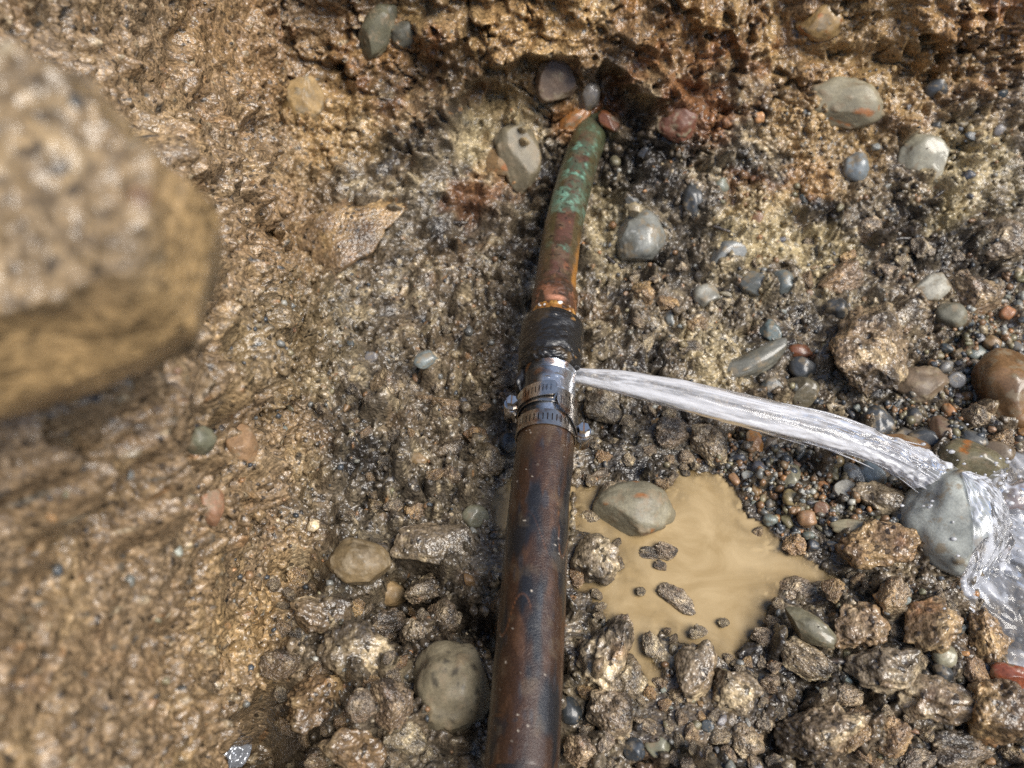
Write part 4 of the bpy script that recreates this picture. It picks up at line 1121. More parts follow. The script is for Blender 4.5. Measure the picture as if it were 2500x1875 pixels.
def ax_frame(s):
    s = np.atleast_1d(s)
    t = ax(s + .002) - ax(s - .002)
    t /= np.linalg.norm(t, axis=1)[:, None]
    up = np.array([0, 0, 1.0])
    side = np.cross(t, up); side /= np.linalg.norm(side, axis=1)[:, None]     # to the right
    upv = np.cross(side, t)
    return ax(s), t, side, upv
def lathe(s, r, nseg=96, disp=None, col=None, cap=True):
    """surface of revolution along the pipe axis; disp(sv, th) and col(sv, th, P) act per vertex; th=0 right, 90 up"""
    s = np.asarray(s, float); r = np.asarray(r, float)
    th = np.linspace(0, 2 * math.pi, nseg, endpoint=False)
    c, t, sd, up = ax_frame(s)
    S, T = np.meshgrid(s, th, indexing='ij')
    Rr = np.repeat(r[:, None], nseg, 1)
    if disp is not None: Rr = Rr + disp(S.ravel(), T.ravel()).reshape(Rr.shape)
    Pn = c[:, None] + Rr[..., None] * (np.cos(T)[..., None] * sd[:, None] + np.sin(T)[..., None] * up[:, None])
    n = len(s)
    i = np.arange(n * nseg).reshape(n, nseg)
    j = np.roll(i, -1, 1)
    F = np.stack([i[:-1], j[:-1], j[1:], i[1:]], -1).reshape(-1, 4)
    cv = col(S.ravel(), T.ravel()) if col else None
    return Pn.reshape(-1, 3), F, cv
def cyl(S, T, rad=.0167):
    return np.stack([np.cos(T) * rad, np.sin(T) * rad, S], -1)
pipe = bpy.data.objects.new('water_pipe', None)
COL.objects.link(pipe)
pipe.empty_display_size = .02
base_pt = ax(np.array([s_of(1100)]))[0]
pipe.location = (base_pt[0], base_pt[1], -.0167)
tag(pipe, 'leaking buried water pipe of green-brown copper, black coupling and brown steel', 'pipe')
def pipe_part(name, V, F, c, mat, parent=None, smooth=True):
    par = parent or pipe
    wm = Vector(pipe.location) if parent is None else Vector(pipe.location)
    V = np.asarray(V) - np.array(pipe.location)
    o = link(name, new_mesh(name, V, F, c, smooth), mat)
    o.parent = par
    return o
RS = .0167
# brown steel pipe
def col_steel(S, T):
    q_ = cyl(S, T) * np.array([1, 1, .27]); n = len(S)
    a = fbm(q_, 150, 3, 5); b = fbm(q_, 90, 3, 15); c_ = fbm(q_, 210, 2, 25)
    col = np.tile(C(.040, .019, .010), (n, 1))
    col = mixc(col, np.tile(C(.078, .038, .019), (n, 1)), sstep(.1, .7, a))
    col = mixc(col, np.tile(C(.012, .012, .014), (n, 1)), sstep(-.05, .45, b))
    col = mixc(col, np.tile(C(.03, .034, .042), (n, 1)), sstep(.45, .75, c_) * .6)
    q3 = cyl(S, T) * np.array([1, 1, .35])
    sc = sstep(.035, .0, np.abs(perlin(q3, 60, 41))) * sstep(.2, .5, perlin(cyl(S, T), 38, 43))
    col = mixc(col, np.tile(C(.36, .14, .05), (n, 1)), sc * .35)
    up = sstep(s_of(1180), s_of(1075), S)
    col = mixc(col, np.tile(C(.13, .075, .035), (n, 1)), up * .55 * sstep(-.3, .3, b))
    col = mixc(col, np.tile(C(.19, .145, .09), (n, 1)), sstep(.25, .75, fbm(cyl(S, T) * np.array([1, 1, .6]), 120, 4, 71)) * .18)
    sp = perlin(cyl(S, T), 520, 61) + .3 * perlin(cyl(S, T), 60, 62)
    col = mixc(col, np.tile(C(.6, .52, .42), (n, 1)), sstep(.78, .88, sp) * .8)
    return col
s0, s1 = AS[0] + .005, s_of(1040)
ss = np.r_[np.linspace(s0, s_of(1890), 40), np.linspace(s_of(1890) + .0005, s1, 420)]
V, Fq, c = lathe(ss, np.full(len(ss), RS), 128, lambda S, T: (.00012 * perlin(cyl(S, T), 220, 3) + .0003 * perlin(cyl(S, T), 45, 33)) + .00025 * sstep(.74, .84, perlin(cyl(S, T), 520, 61) + .3 * perlin(cyl(S, T), 60, 62)), col_steel)
pipe_part('steel_pipe', V, Fq, c, M_pipe)
# zinc nipple with thread
sa, sb = s_of(1045), s_of(880)
ss = np.linspace(sa, sb, 260)
rr = np.full(len(ss), RS * .985)
thr = sstep(s_of(935), s_of(925), ss)
rr = rr + thr * .0004 * np.sin((ss - sa) / .0014 * 2 * math.pi)
def col_zinc(S, T):
    n = len(S); q_ = cyl(S, T)
    col = np.tile(C(.52, .54, .57), (n, 1))
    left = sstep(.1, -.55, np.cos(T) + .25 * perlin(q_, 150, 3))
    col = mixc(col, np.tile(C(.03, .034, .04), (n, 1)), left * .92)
    col = mixc(col, np.tile(C(.35, .17, .06), (n, 1)), sstep(.25, .5, perlin(q_, 160, 8)) * sstep(s_of(905), s_of(985), -S + s_of(905) + s_of(985)) * .7)
    col = mixc(col, np.tile(C(.1, .06, .03), (n, 1)), sstep(s_of(975), s_of(995), S) * 0 + sstep(.35, .6, perlin(q_, 240, 9)) * .7)
    return col
V, Fq, c = lathe(ss, rr, 128, lambda S, T: .00025 * sstep(.35, .55, perlin(cyl(S, T), 260, 5)), col_zinc)
pipe_part('threaded_nipple', V, Fq, c, M_zinc)
# black coupling
sa, sb = s_of(915), s_of(793)
L = sb - sa
t = np.linspace(0, 1, 120)
prof = np.interp(t, [0, .02, .10, .2, .28, .75, .84, .93, .98, 1], [.0165, .0183, .0190, .0188, .0198, .0203, .0206, .0200, .0178, .0140])
def col_blk(S, T):
    n = len(S); q_ = cyl(S, T)
    col = np.tile(C(.012, .011, .010), (n, 1))
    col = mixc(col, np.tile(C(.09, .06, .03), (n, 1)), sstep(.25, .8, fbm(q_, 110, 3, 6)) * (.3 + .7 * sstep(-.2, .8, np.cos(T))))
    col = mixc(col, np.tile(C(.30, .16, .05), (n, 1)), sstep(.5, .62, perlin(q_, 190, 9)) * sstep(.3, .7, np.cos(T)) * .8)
    col = mixc(col, np.tile(C(.5, .45, .38), (n, 1)), sstep(.72, .8, perlin(q_, 620, 19)) * .7)
    return col
def d_blk(S, T):
    q_ = cyl(S, T); e = sstep(.3, .05, (S - sa) / L)
    return .0005 * fbm(q_, 160, 3, 2) + e * (.0016 * np.abs(perlin(q_, 260, 4)) + .001 * perlin(q_, 500, 7)) + .0004 * perlin(q_, 60, 8)
V, Fq, c = lathe(sa + t * L, prof, 144, d_blk, col_blk)
pipe_part('coupling', V, Fq, c, M_rubber)
# pitch blob on the left, under the coupling
V, Fc = clod_verts(4, 77, .5, 0)
c0, tt, sd_, up_ = [v[0] for v in ax_frame(s_of(945))]
V = V * np.array([.0055, .0105, .0085]) + c0 - sd_ * .0155 - up_ * .0015 + tt * .002
pipe_part('pitch_blob', V, Fc, np.tile(C(.012, .012, .013), (len(V), 1)), M_rubber)
# rusty sealing ring with white flakes
sa, sb = s_of(808), s_of(768)
t = np.linspace(0, 1, 50)
def col_rust(S, T):
    n = len(S); q_ = cyl(S, T)
    col = np.tile(C(.30, .13, .03), (n, 1))
    col = mixc(col, np.tile(C(.48, .25, .06), (n, 1)), sstep(0, .6, fbm(q_, 180, 3, 6)))
    col = mixc(col, np.tile(C(.06, .03, .015), (n, 1)), sstep(.1, .5, fbm(q_, 260, 2, 9)))
    col = mixc(col, np.tile(C(.85, .85, .82), (n, 1)), sstep(.30, .36, perlin(q_, 330, 12) + .2 * perlin(q_, 80, 13)) * sstep(.9, .2, np.cos(T)))
    return col
V, Fq, c = lathe(sa + t * (sb - sa), np.interp(t, [0, .2, .75, .9, 1], [.0158, .0157, .0153, .0149, .0142]), 144,
                 lambda S, T: .0005 * fbm(cyl(S, T), 260, 2, 3) + .0004 * sstep(.30, .36, perlin(cyl(S, T), 330, 12) + .2 * perlin(cyl(S, T), 80, 13)), col_rust)
pipe_part('sealing_ring', V, Fq, c, M_copper)
# copper pipe with soldered socket
sa, sb = s_of(790), AS[-1]
sk = s_of(722)
ss = np.r_[np.linspace(sa, s_of(700), 150), np.linspace(s_of(700) + .0004, s_of(300), 420), np.linspace(s_of(300) + .001, sb, 40)]
rr = np.interp(ss, [sa, s_of(770), s_of(764), s_of(758), sk - .001, sk + .0015, sk + .004], [.0149, .0149, .0146, .0149, .0152, .0146, .0139])
py_of = lambda S: np.interp(S, AS, AY)
def col_cu(S, T):
    n = len(S); q_ = cyl(S, T, .0139); y = py_of(S)
    a = fbm(q_, 52, 4, 5); b = fbm(q_, 130, 3, 11); d = fbm(q_ * np.array([1, 1, .5]), 210, 3, 14)
    col = mixc(np.tile(C(.115, .055, .040), (n, 1)), np.tile(C(.07, .04, .024), (n, 1)), sstep(-.2, .5, b))
    col = mixc(col, np.tile(C(.22, .09, .045), (n, 1)), sstep(.3, .8, d) * .8)
    side = sstep(.75, .3, np.abs(np.cos(T) - .1))
    olive = sstep(.9, .5, side) * .9
    col = mixc(col, np.tile(C(.085, .065, .026), (n, 1)), olive * sstep(760, 600, y))
    g = sstep(620, 500, y) * 1.1 + .55 * sstep(690, 640, y) * sstep(600, 640, y) - .15
    gm = sstep(-.25, .75, g - .5 + a * .8 + .25 * d) * (1 - .6 * sstep(.0, .5, fbm(q_, 230, 3, 51))) * (.45 + .55 * side)
    col = mixc(col, np.tile(C(.075, .135, .09), (n, 1)), gm * .8)
    br = gm * sstep(.05, .5, b + .6 * np.exp(-((y - 525) / 35) ** 2) - .1)
    col = mixc(col, np.tile(C(.24, .47, .35), (n, 1)), br * .7)
    col = mixc(col, np.tile(C(.11, .125, .06), (n, 1)), sstep(400, 330, y) * .6)
    col = mixc(col, np.tile(C(.16, .12, .07), (n, 1)), sstep(.2, .7, fbm(q_, 95, 4, 77)) * .45)
    # rust run along the lower right and at the socket
    rim = sstep(.72, .93, np.cos(T) + .12 * a) * sstep(560, 650, y)
    col = mixc(col, np.tile(C(.46, .20, .035), (n, 1)), rim * .8)
    sock = sstep(712, 725, y)
    cs = mixc(np.tile(C(.10, .045, .022), (n, 1)), np.tile(C(.30, .13, .07), (n, 1)), sstep(.0, .6, b))
    cs = mixc(cs, np.tile(C(.045, .03, .018), (n, 1)), sstep(.0, .4, d))
    col = mixc(col, cs, sock * .85)
    fresh = sstep(772, 766, y) * sstep(754, 760, y) * sstep(.55, .2, np.abs(np.cos(T) - .05))
    col = mixc(col, np.tile(C(.48, .22, .13), (n, 1)), fresh)
    col = mixc(col, np.tile(C(.03, .02, .014), (n, 1)), sstep(.5, .58, perlin(q_, 300, 29)) * .8)
    return col
def d_cu(S, T):
    q_ = cyl(S, T, .0139); y = py_of(S)
    return .00018 * fbm(q_, 170, 3, 3) + sstep(708, 722, y) * sstep(758, 740, y) * .0007 * (np.abs(perlin(q_, 280, 4)) + .3 * perlin(q_, 520, 6))
V, Fq, c = lathe(ss, rr, 128, d_cu, col_cu)
pipe_part('copper_pipe', V, Fq, c, M_copper)

# hose clamps: band with punched slots, worm housing and hex screw
def band_strip(s_mid, width, r0, th0, th1, n_th, slots, skew=0.0, r1=None, thick=.0006, tip=False):
    """flat steel strip wound round the pipe; slots = (first, last) fraction range of the punched length"""
    nw = 7
    rows = [0, .2, .28, .5, .72, .8, 1]
    bm = bmesh.new()
    r1 = r0 if r1 is None else r1
    g = []
    for i in range(n_th + 1):
        f = i / n_th
        th = th0 + (th1 - th0) * f
        rad = r0 + (r1 - r0) * f ** 2
        rowv = []
        for k, w in enumerate(rows):
            ww = (w - .5) * width
            if tip and f > .93: ww *= 1 - .55 * ((f - .93) / .07) ** 2
            sv = s_mid + ww + skew * f
            c0, tt, sd, up = [v[0] for v in ax_frame(sv)]
            rowv.append(bm.verts.new(c0 + rad * (math.cos(th) * sd + math.sin(th) * up)))
        g.append(rowv)
    for i in range(n_th):
        f = (i + .5) / n_th
        for k in range(nw - 1):
            if slots and slots[0] < f < slots[1] and i % 4 in (1,) and k in (2, 3): continue
            bm.faces.new((g[i][k], g[i + 1][k], g[i + 1][k + 1], g[i][k + 1]))
    bmesh.ops.recalc_face_normals(bm, faces=bm.faces)
    bmesh.ops.solidify(bm, geom=bm.faces[:], thickness=thick)
    return bm
def bm_part(name, bm, colour, mat, parent, smooth=False):
    loc = Vector(pipe.location)
    for v in bm.verts: v.co = v.co - loc
    bmesh.ops.recalc_face_normals(bm, faces=bm.faces)
    me = bpy.data.meshes.new(name)
    bm.to_mesh(me); bm.free()
    if smooth: me.polygons.foreach_set('use_smooth', np.ones(len(me.polygons), bool))
    n = len(me.vertices)
    a = me.color_attributes.new('Col', 'FLOAT_COLOR', 'POINT')
    v = np.empty(n * 3, np.float32); me.vertices.foreach_get('co', v)
    v = v.reshape(-1, 3)
    c = np.tile(np.array(colour, np.float32), (n, 1)) * (1 + .12 * perlin(v, 300, 3))[:, None]
    c = mixc(c, np.tile(C(.22, .10, .04), (n, 1)), sstep(.15, .6, fbm(v, 150, 3, 8)) * .75)
    a.data.foreach_set('color', np.c_[c, np.ones(n)].astype(np.float32).ravel())
    me.materials.append(mat)
    o = link(name, me)
    o.parent = parent
    return o
def prism(bm, center, axis, rad, length, n, phase=0.0, r2=None):
    axis = Vector(axis).normalized()
    x = axis.orthogonal().normalized(); y = axis.cross(x)
    r2 = rad if r2 is None else r2
    a = [bm.verts.new(Vector(center) + rad * (math.cos(phase + 2 * math.pi * k / n) * x + math.sin(phase + 2 * math.pi * k / n) * y)) for k in range(n)]
    b = [bm.verts.new(Vector(center) + axis * length + r2 * (math.cos(phase + 2 * math.pi * k / n) * x + math.sin(phase + 2 * math.pi * k / n) * y)) for k in range(n)]
    for k in range(n): bm.faces.new((a[k], a[(k + 1) % n], b[(k + 1) % n], b[k]))
    bm.faces.new(a[::-1]); bm.faces.new(b)
def clamp(py, side, tail):
    sm = s_of(py)
    Wd = .0105
    rb = RS + .0012
    band = bm_part('hose_clamp', band_strip(sm, Wd, rb, 0, 2 * math.pi, 168, (0.02, .98)), (.42, .385, .34), M_steel, pipe)
    c0, tt, sd, up = [Vector(v[0]) for v in ax_frame(sm)]
    out = sd * side
    bm = band_strip(sm, Wd * .98, rb + .0012, *tail[0], 60, (.04, .9), tail[1], rb + tail[2], .0006, True)
    bm_part('band_tail', bm, (.5, .47, .43), M_steel, band)
    # housing: half-round worm case standing tangent to the band
    hc_ = c0 + out * (rb + .0036)
    bm = bmesh.new()
    prism(bm, hc_ - up * .0085, up, .0046, .0125, 20)
    bm_part('worm_housing', bm, (.5, .48, .45), M_steel, band, True)
    bm = bmesh.new()
    prism(bm, hc_ - up * .006 - out * .0022, up, .0062, .008, 4, math.pi / 4)
    bm_part('saddle', bm, (.45, .42, .38), M_steel, band)
    bm = bmesh.new()
    prism(bm, hc_ + up * .004, up, .0047, .0011, 24, r2=.0044)
    prism(bm, hc_ + up * .0051, up, .0036, .0042, 6, r2=.0034)
    scr = bm_part('screw', bm, (.6, .58, .55), M_steel, band)
    bm = bmesh.new()
    a, b_ = (tt * .0030 + sd * .0006, sd * .00045 - tt * .0001)
    vs_ = []
    for zz in (.0088, .0095):
        vs_.append([bm.verts.new(hc_ + up * zz + sx_ * tt * .0029 + sy_ * sd * .00045) for sx_, sy_ in ((-1, -1), (1, -1), (1, 1), (-1, 1))])
    for k in range(4): bm.faces.new((vs_[0][k], vs_[0][(k + 1) % 4], vs_[1][(k + 1) % 4], vs_[1][k]))
    bm.faces.new(vs_[1]); bm.faces.new(vs_[0][::-1])
    bm_part('screw_slot', bm, (.08, .06, .05), M_rubber, band)
    return band
ca = clamp(1003, -1, ((math.pi * .98, math.pi * .42), .0035, .0022))
ca['label'] = 'upper hose clamp with its screw on the left'
cb = clamp(1058, 1, ((math.pi * .03, math.pi * .42), .013, .0030))
cb['label'] = 'lower hose clamp with its screw on the right'

# ------------------------------------------------------------------ water
def water_mats():
    # muddy puddle: opaque with depth
    m, nt, nd, lk, b = nodes_of('muddy_water')
    at_ = N(nt, 'ShaderNodeAttribute', attribute_name='depth')
    tc = N(nt, 'ShaderNodeTexCoord')
    nz = N(nt, 'ShaderNodeTexNoise', Scale=20.0, Detail=5.0, Roughness=0.6, Distortion=2.6)
    lk.new(tc.outputs['Object'], nz.inputs['Vector'])
    cr = N(nt, 'ShaderNodeValToRGB')
    cr.color_ramp.elements[0].position = .35; cr.color_ramp.elements[0].color = (.33, .235, .115, 1)
    cr.color_ramp.elements[1].position = .7; cr.color_ramp.elements[1].color = (.46, .345, .19, 1)
    lk.new(nz.outputs['Fac'], cr.inputs['Fac']); lk.new(cr.outputs[0], b.inputs['Base Color'])
    b.inputs['Roughness'].default_value = .06
    b.inputs['IOR'].default_value = 1.33
    wv = N(nt, 'ShaderNodeTexNoise', Scale=60.0, Detail=2.0)
    lk.new(tc.outputs['Object'], wv.inputs['Vector'])
    bp = N(nt, 'ShaderNodeBump', Strength=.16, Distance=.002)
    lk.new(wv.outputs['Fac'], bp.inputs['Height']); lk.new(bp.outputs[0], b.inputs['Normal'])
    mu = N(nt, 'ShaderNodeMath', operation='MULTIPLY'); mu.inputs[1].default_value = -420.0
    ex = N(nt, 'ShaderNodeMath', operation='EXPONENT')
    su = N(nt, 'ShaderNodeMath', operation='SUBTRACT'); su.inputs[0].default_value = 1.0
    lk.new(at_.outputs['Fac'], mu.inputs[0]); lk.new(mu.outputs[0], ex.inputs[0]); lk.new(ex.outputs[0], su.inputs[1])
    tr = N(nt, 'ShaderNodeBsdfTransparent'); tr.inputs[0].default_value = (.9, .82, .66, 1)
    gl = N(nt, 'ShaderNodeBsdfGlossy'); gl.inputs['Roughness'].default_value = .05
    fr = N(nt, 'ShaderNodeFresnel'); fr.inputs[0].default_value = 1.33
    thin = N(nt, 'ShaderNodeMixShader'); lk.new(fr.outputs[0], thin.inputs[0]); lk.new(tr.outputs[0], thin.inputs[1]); lk.new(gl.outputs[0], thin.inputs[2])
    mix = N(nt, 'ShaderNodeMixShader')
    lk.new(su.outputs[0], mix.inputs[0]); lk.new(thin.outputs[0], mix.inputs[1]); lk.new(b.outputs[0], mix.inputs[2])
    lk.new(mix.outputs[0], nd['Material Output'].inputs[0])
    mud = m
    # aerated, fast water
    def aerated(name, lo, hi, tint):
        m, nt, nd, lk, b_old = nodes_of(name)
        nd.remove(b_old)
        at_ = N(nt, 'ShaderNodeAttribute', attribute_name='foam')
        tr = N(nt, 'ShaderNodeBsdfTransparent'); tr.inputs[0].default_value = (.93, .94, .95, 1)
        gl = N(nt, 'ShaderNodeBsdfGlossy'); gl.inputs['Roughness'].default_value = .06
        fr = N(nt, 'ShaderNodeFresnel'); fr.inputs[0].default_value = 1.45
        b = N(nt, 'ShaderNodeMixShader')
        lk.new(fr.outputs[0], b.inputs[0]); lk.new(tr.outputs[0], b.inputs[1]); lk.new(gl.outputs[0], b.inputs[2])
        tl = N(nt, 'ShaderNodeBsdfTranslucent'); tl.inputs[0].default_value = tint
        df = N(nt, 'ShaderNodeBsdfPrincipled'); df.inputs['Base Color'].default_value = tint; df.inputs['Roughness'].default_value = .2
        fo = N(nt, 'ShaderNodeMixShader'); fo.inputs[0].default_value = .65
        lk.new(tl.outputs[0], fo.inputs[1]); lk.new(df.outputs[0], fo.inputs[2])
        mr = N(nt, 'ShaderNodeMapRange'); mr.inputs['To Min'].default_value = lo; mr.inputs['To Max'].default_value = hi
        lk.new(at_.outputs['Fac'], mr.inputs['Value'])
        mix = N(nt, 'ShaderNodeMixShader')
        lk.new(mr.outputs[0], mix.inputs[0]); lk.new(b.outputs[0], mix.inputs[1]); lk.new(fo.outputs[0], mix.inputs[2])
        lk.new(mix.outputs[0], nd['Material Output'].inputs[0])
        return m
    return mud, aerated('jet_water', .2, .9, (.88, .88, .90, 1)), aerated('stream_water', .15, .95, (.84, .86, .92, 1))
M_puddle, M_jet, M_stream = water_mats()
def terrain_z(x, y):
    u0 = int(np.argmax(ux > -.085))
    iu = np.clip(u0 + np.searchsorted(ux[u0:], x), 1, nu - 1); iv = np.clip(np.searchsorted(vy, y), 1, nv - 1)
    return TP[iv, iu, 2]
def water_sheet(name, polys, zl, margin, step, mat, wave=0.0, foam=False, label=''):
    pts = np.array([at(a, b, zl)[:2] for p in polys for a, b in p])
    x = np.arange(pts[:, 0].min() - .02, pts[:, 0].max() + .02, step); y = np.arange(pts[:, 1].min() - .02, pts[:, 1].max() + .02, step)
    X, Y = np.meshgrid(x, y)
    xf, yf = X.ravel(), Y.ravel()
    sd = water_sd(xf, yf, polys, zl)
    pz = np.stack([xf, yf, np.zeros_like(xf)], -1).astype(np.float32)
    zz = np.full(len(xf), zl)
    fo = np.zeros(len(xf))
    if wave:
        st = np.stack([xf * .8 + yf * .5, (yf * .8 - xf * .5) * .4, xf * 0], -1).astype(np.float32)
        w = fbm(st, 60, 3, 3); w2 = np.abs(fbm(st, 130, 2, 7))
        zz = zz + wave * w + wave * .6 * w2 + wave * .12 * perlin(st, 300, 9)
        fo = np.clip(sstep(-.1, .7, w + .4 * w2) * .75, 0, 1)
    dep = np.maximum(zl - terrain_z(xf, yf), 0)
    i = np.arange(len(xf)).reshape(X.shape)
    Fq = np.stack([i[:-1, :-1], i[:-1, 1:], i[1:, 1:], i[1:, :-1]], -1).reshape(-1, 4)
    keep = (sd[Fq] > -margin).all(1)
    Fq = Fq[keep]
    u, inv = np.unique(Fq, return_inverse=True)
    o = link(name, new_mesh(name, np.stack([xf, yf, zz], -1)[u], inv.reshape(-1, 4), None, True, {'depth': dep[u], 'foam': fo[u]}), mat)
    tag(o, label, kind='structure')
    return o
water_sheet('muddy_puddle', PUD, ZP, .012, .0015, M_puddle, label='opaque ochre-brown puddle beside and under the pipe')
water_sheet('running_water', STR, ZS + .006, .010, .0012, M_stream, .0045, True, label='clear splashing water running off at the right edge')

# the jet
JET = [(1400, 915, 19, .001), (1460, 924, 23, .002), (1530, 936, 29, .002), (1660, 964, 36, .001), (1853, 1013, 40, -.003), (2007, 1050, 42, -.007), (2145, 1096, 38, -.012), (2250, 1147, 42, -.017), (2335, 1200, 40, -.022)]
jc = catmull([at(a, b, z_) for a, b, _, z_ in JET], 30)
jr = np.interp(np.linspace(0, len(JET) - 1, len(jc)), range(len(JET)), [1.1 * h * (at(a, b, z_) - CAM) @ CF / FPX for a, b, h, z_ in JET])
def tube_frames(c):
    t = np.gradient(c, axis=0); t /= np.linalg.norm(t, axis=1)[:, None]
    up = np.array([0, 0, 1.0])
    s = np.cross(t, up); s /= np.linalg.norm(s, axis=1)[:, None]
    return t, s, np.cross(s, t)
n_s, n_t = 420, 110
tt_ = np.linspace(0, 1, n_s)
c_ = np.stack([np.interp(tt_, np.linspace(0, 1, len(jc)), jc[:, k]) for k in range(3)], -1)
r_ = np.interp(tt_, np.linspace(0, 1, len(jc)), jr)
t_, s_v, u_v = tube_frames(c_)
th = np.linspace(0, 2 * math.pi, n_t, endpoint=False)
S, T = np.meshgrid(tt_ * .28, th, indexing='ij')
def jn(freq, seed, stretch):
    # noise round the section, drawn out along the flow
    p = np.stack([np.cos(T.ravel()) * .01, np.sin(T.ravel()) * .01, S.ravel() * stretch], -1).astype(np.float32)
    return fbm(p, freq, 3, seed).reshape(S.shape)
ridge = jn(80, 3, .10) * .12 + jn(260, 5, .16) * .03 + jn(260, 8, .5) * .06 * (tt_[:, None])
brk = sstep(.55, 1.0, tt_)[:, None]
Rr = r_[:, None] * (1.0 + ridge + brk * jn(120, 12, .5) * .4)
squash = .75
JP = c_[:, None] + Rr[..., None] * (np.cos(T)[..., None] * s_v[:, None] + squash * np.sin(T)[..., None] * u_v[:, None])
foam = sstep(-.55, .5, jn(95, 21, .06) + .55 * jn(260, 22, .12) + .3 * jn(600, 23, .2))
i = np.arange(n_s * n_t).reshape(n_s, n_t); j = np.roll(i, -1, 1)
Fj = np.stack([i[:-1], j[:-1], j[1:], i[1:]], -1).reshape(-1, 4)
jet = bpy.data.objects.new('water_jet', None); COL.objects.link(jet); jet.location = c_[0]
tag(jet, 'white jet of water spraying out of the pipe joint to the right', 'water jet')
jcore = link('jet_core', new_mesh('jet_core', JP.reshape(-1, 3) - c_[0], Fj, None, True, {'foam': foam.ravel()}), M_jet, jet)
# strands that leave the core
def strand_mesh(n, seed, t0r, t1r, spread, rad, mat, name, parent, grav=0.0):
    rg = np.random.default_rng(seed)
    Vs, Fs, fo = [], [], []
    base = 0
    for k in range(n):
        a = rg.uniform(*t0r); b = min(a + rg.uniform(.06, .22), t1r)
        m = 14
        f = np.linspace(0, 1, m)
        tv = a + (b - a) * f
        cc = np.stack([np.interp(tv, tt_, c_[:, kk]) for kk in range(3)], -1)
        rr_ = np.interp(tv, tt_, r_)
        sv = np.stack([np.interp(tv, tt_, s_v[:, kk]) for kk in range(3)], -1)
        uv = np.stack([np.interp(tv, tt_, u_v[:, kk]) for kk in range(3)], -1)
        ang = rg.uniform(0, 2 * math.pi)
        dev = rg.uniform(.88, 1.0) + spread * rg.random() ** 2 * f ** 1.3
        pos = cc + (rr_ * dev)[:, None] * (math.cos(ang) * sv + squash * math.sin(ang) * uv)
        pos += rg.normal(size=3) * .0004
        rads = rad * rg.uniform(.5, 1.5) * np.sin(np.pi * np.clip(f, .03, .97)) ** .6
        t2, s2, u2 = tube_frames(pos)
        tha = np.linspace(0, 2 * math.pi, 6, endpoint=False)
        ring = pos[:, None] + rads[:, None, None] * (np.cos(tha)[None, :, None] * s2[:, None] + np.sin(tha)[None, :, None] * u2[:, None])
        Vs.append(ring.reshape(-1, 3))
        ii = np.arange(m * 6).reshape(m, 6) + base; jj = np.roll(ii, -1, 1)
        Fs.append(np.stack([ii[:-1], jj[:-1], jj[1:], ii[1:]], -1).reshape(-1, 4))
        fo.append(np.full(m * 6, rg.uniform(.2, 1)))
        base += m * 6
    o = link(name, new_mesh(name, np.vstack(Vs) - c_[0], np.vstack(Fs), None, True, {'foam': np.concatenate(fo)}), mat, parent)
    o['kind'] = 'stuff'
    return o
strand_mesh(26, 4, (.3, .9), 1.0, .25, .00018, M_jet, 'surface_strands', jet)
strand_mesh(34, 5, (.5, .9), 1.0, .55, .0004, M_jet, 'spray_strands', jet)
# spray drops round the point of impact
rg = np.random.default_rng(9)
imp = at(2350, 1215, -.02)
n = 110
pp = imp + rg.normal(size=(n, 3)) * np.array([.022, .022, .006]) + np.array([.016, -.01, .004])
szd = .0004 + .0011 * rg.random(n) ** 2
V0, F0 = ico(1)
W = (V0[None] * szd[:, None, None] * np.array([1.6, 1, 1]) + pp[:, None]).reshape(-1, 3)
Fa = (F0[None] + (np.arange(n) * len(V0))[:, None, None]).reshape(-1, 3)
dr = link('spray_drops', new_mesh('spray_drops', W, Fa, None, True, {'foam': np.repeat(.55 + .45 * rg.random(n), len(V0))}), M_jet)
tag(dr, 'spray of drops where the jet hits the stones', kind='stuff')

# run-off film: water spreading over the struck stone (lies on the stones and the ground)
def world_tris(objs):
    vv, ff, b0 = [], [], 0
    for o in objs:
        mw = np.array(o.matrix_world)
        me = o.data
        v = np.empty(len(me.vertices) * 3, np.float32); me.vertices.foreach_get('co', v)
        v = v.reshape(-1, 3) @ mw[:3, :3].T + mw[:3, 3]
        t = np.empty(len(me.polygons) * 3, np.int32); me.polygons.foreach_get('vertices', t)
        vv.append(v); ff.append(t.reshape(-1, 3) + b0); b0 += len(v)
    return np.vstack(vv), np.vstack(ff)
bpy.context.view_layer.update()
near_st = [o for o in COL.objects if o.type == 'MESH' and o.name.split('.')[0] in ('boulder', 'cobble', 'stone', 'pebble') and (Vector(o.matrix_world.translation) - Vector(at(2340, 1260, -.04))).length < .09]
sv_, sf_ = world_tris(near_st)
SB = BVHTree.FromPolygons(sv_.tolist(), sf_.tolist())
O_ = at(2318, 1188, -.02)
nr_, na_ = 90, 120
rad_ = np.linspace(.0, .082, nr_); ang_ = np.radians(np.linspace(22, -96, na_))
Vf, fo_ = [], []
RR, AA = np.meshgrid(rad_, ang_, indexing='ij')
flat_ = np.stack([O_[0] + RR.ravel() * np.cos(AA.ravel()), O_[1] + RR.ravel() * np.sin(AA.ravel())], -1)
zt = terrain_z(flat_[:, 0], flat_[:, 1])
zz = []
for (x_, y_), zg in zip(flat_, zt):
    h_ = SB.ray_cast(Vector((x_, y_, .2)), Vector((0, 0, -1)))
    zz.append(max(h_[0].z if h_[0] is not None else -9, zg, ZS + .003))
zz = np.array(zz).reshape(nr_, na_)
for _ in range(6):
    zp_ = np.pad(zz, 1, mode='edge')
    zz = np.maximum(zz, (zp_[:-2, 1:-1] + zp_[2:, 1:-1] + zp_[1:-1, :-2] + zp_[1:-1, 2:]) / 4)
pn = np.stack([AA.ravel() * 1.5, RR.ravel() * 26, 0 * RR.ravel()], -1).astype(np.float32)
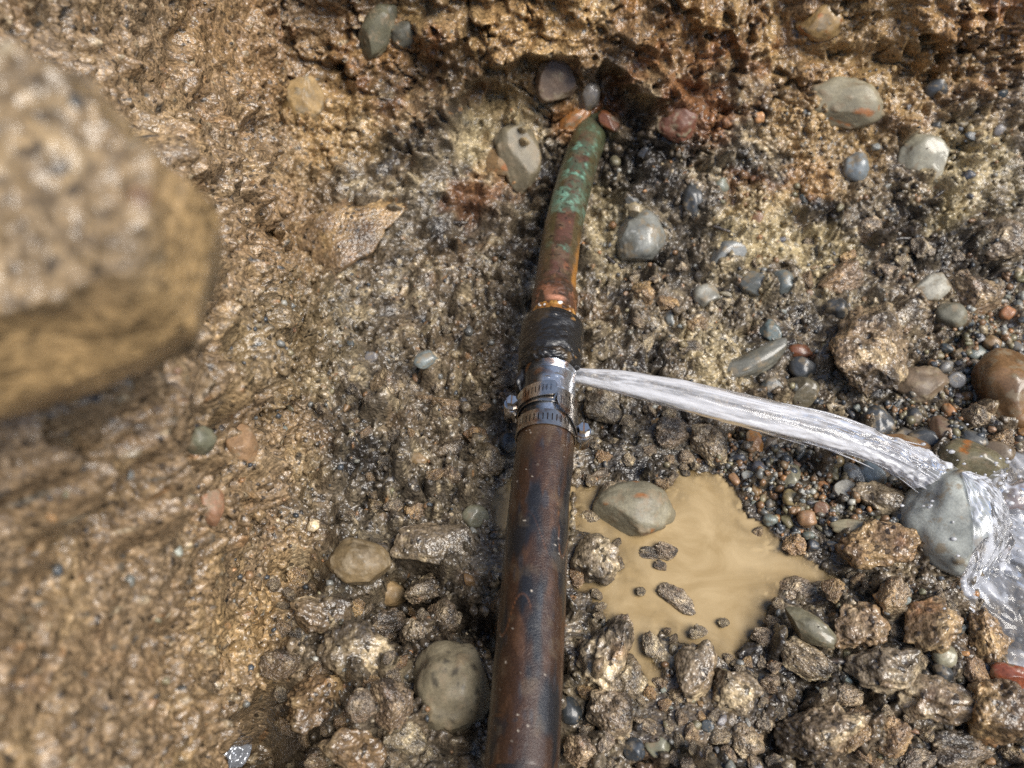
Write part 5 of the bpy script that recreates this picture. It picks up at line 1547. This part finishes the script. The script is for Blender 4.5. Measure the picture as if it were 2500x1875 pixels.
str1 = fbm(pn, 4.0, 3, 3).reshape(nr_, na_); str2 = perlin(pn, 11.0, 9).reshape(nr_, na_)
thick = .0010 + .0014 * np.clip(str1, 0, 1) + .0003 * np.clip(str2, 0, 1)
zz = zz + thick
Fo = np.clip(sstep(-.05, .55, str1 + .5 * str2 + .35 * sstep(.6, .0, RR / .082) - .1), 0, 1) * .85
lim = .060 + .022 * perlin(np.stack([AA[0] * 6, AA[0] * 0, AA[0] * 0], -1), 1.2, 4)
ii = np.arange(nr_ * na_).reshape(nr_, na_)
Ff = np.stack([ii[:-1, :-1], ii[1:, :-1], ii[1:, 1:], ii[:-1, 1:]], -1)
ok = (RR[1:, 1:] < lim[None, 1:]) & (np.ptp(np.stack([zz[:-1, :-1], zz[1:, :-1], zz[1:, 1:], zz[:-1, 1:]]), axis=0) < .008)
Ff = Ff[ok].reshape(-1, 4)
u_, inv_ = np.unique(Ff, return_inverse=True)
Vf = np.c_[flat_, zz.ravel()][u_]
M_film = M_stream
link('runoff_film', new_mesh('runoff_film', Vf - c_[0], inv_.reshape(-1, 4), None, True, {'foam': Fo.ravel()[u_]}), M_film, jet)
# ligaments thrown up by the impact
rg = np.random.default_rng(21)
Vs, Fs, fo, base = [], [], [], 0
for k in range(26):
    a_ = math.radians(rg.uniform(-115, 35)); v_ = rg.uniform(.25, .75); el_ = math.radians(rg.uniform(8, 50))
    p0 = O_ + np.array([math.cos(a_), math.sin(a_), 0]) * rg.uniform(.004, .03) + np.array([0, 0, .006])
    t0 = rg.uniform(0, .05); t1 = t0 + rg.uniform(.003, .010)
    tv = np.linspace(t0, t1, 9)
    pos = p0 + np.stack([v_ * math.cos(el_) * math.cos(a_) * tv, v_ * math.cos(el_) * math.sin(a_) * tv, v_ * math.sin(el_) * tv - 4.9 * tv ** 2], -1)
    pos[:, 2] = np.maximum(pos[:, 2], ZS + .006)
    rd = rg.uniform(.0003, .0009) * np.sin(np.pi * np.linspace(.05, .95, 9)) ** .7
    t2, s2, u2 = tube_frames(pos)
    tha = np.linspace(0, 2 * math.pi, 6, endpoint=False)
    Vs.append((pos[:, None] + rd[:, None, None] * (np.cos(tha)[None, :, None] * s2[:, None] + np.sin(tha)[None, :, None] * u2[:, None])).reshape(-1, 3))
    q_i = np.arange(54).reshape(9, 6) + base; q_j = np.roll(q_i, -1, 1)
    Fs.append(np.stack([q_i[:-1], q_j[:-1], q_j[1:], q_i[1:]], -1).reshape(-1, 4)); fo.append(np.full(54, rg.uniform(.3, 1))); base += 54
o = link('splash', new_mesh('splash', np.vstack(Vs) - c_[0], np.vstack(Fs), None, True, {'foam': np.concatenate(fo)}), M_jet, jet)
o['kind'] = 'stuff'
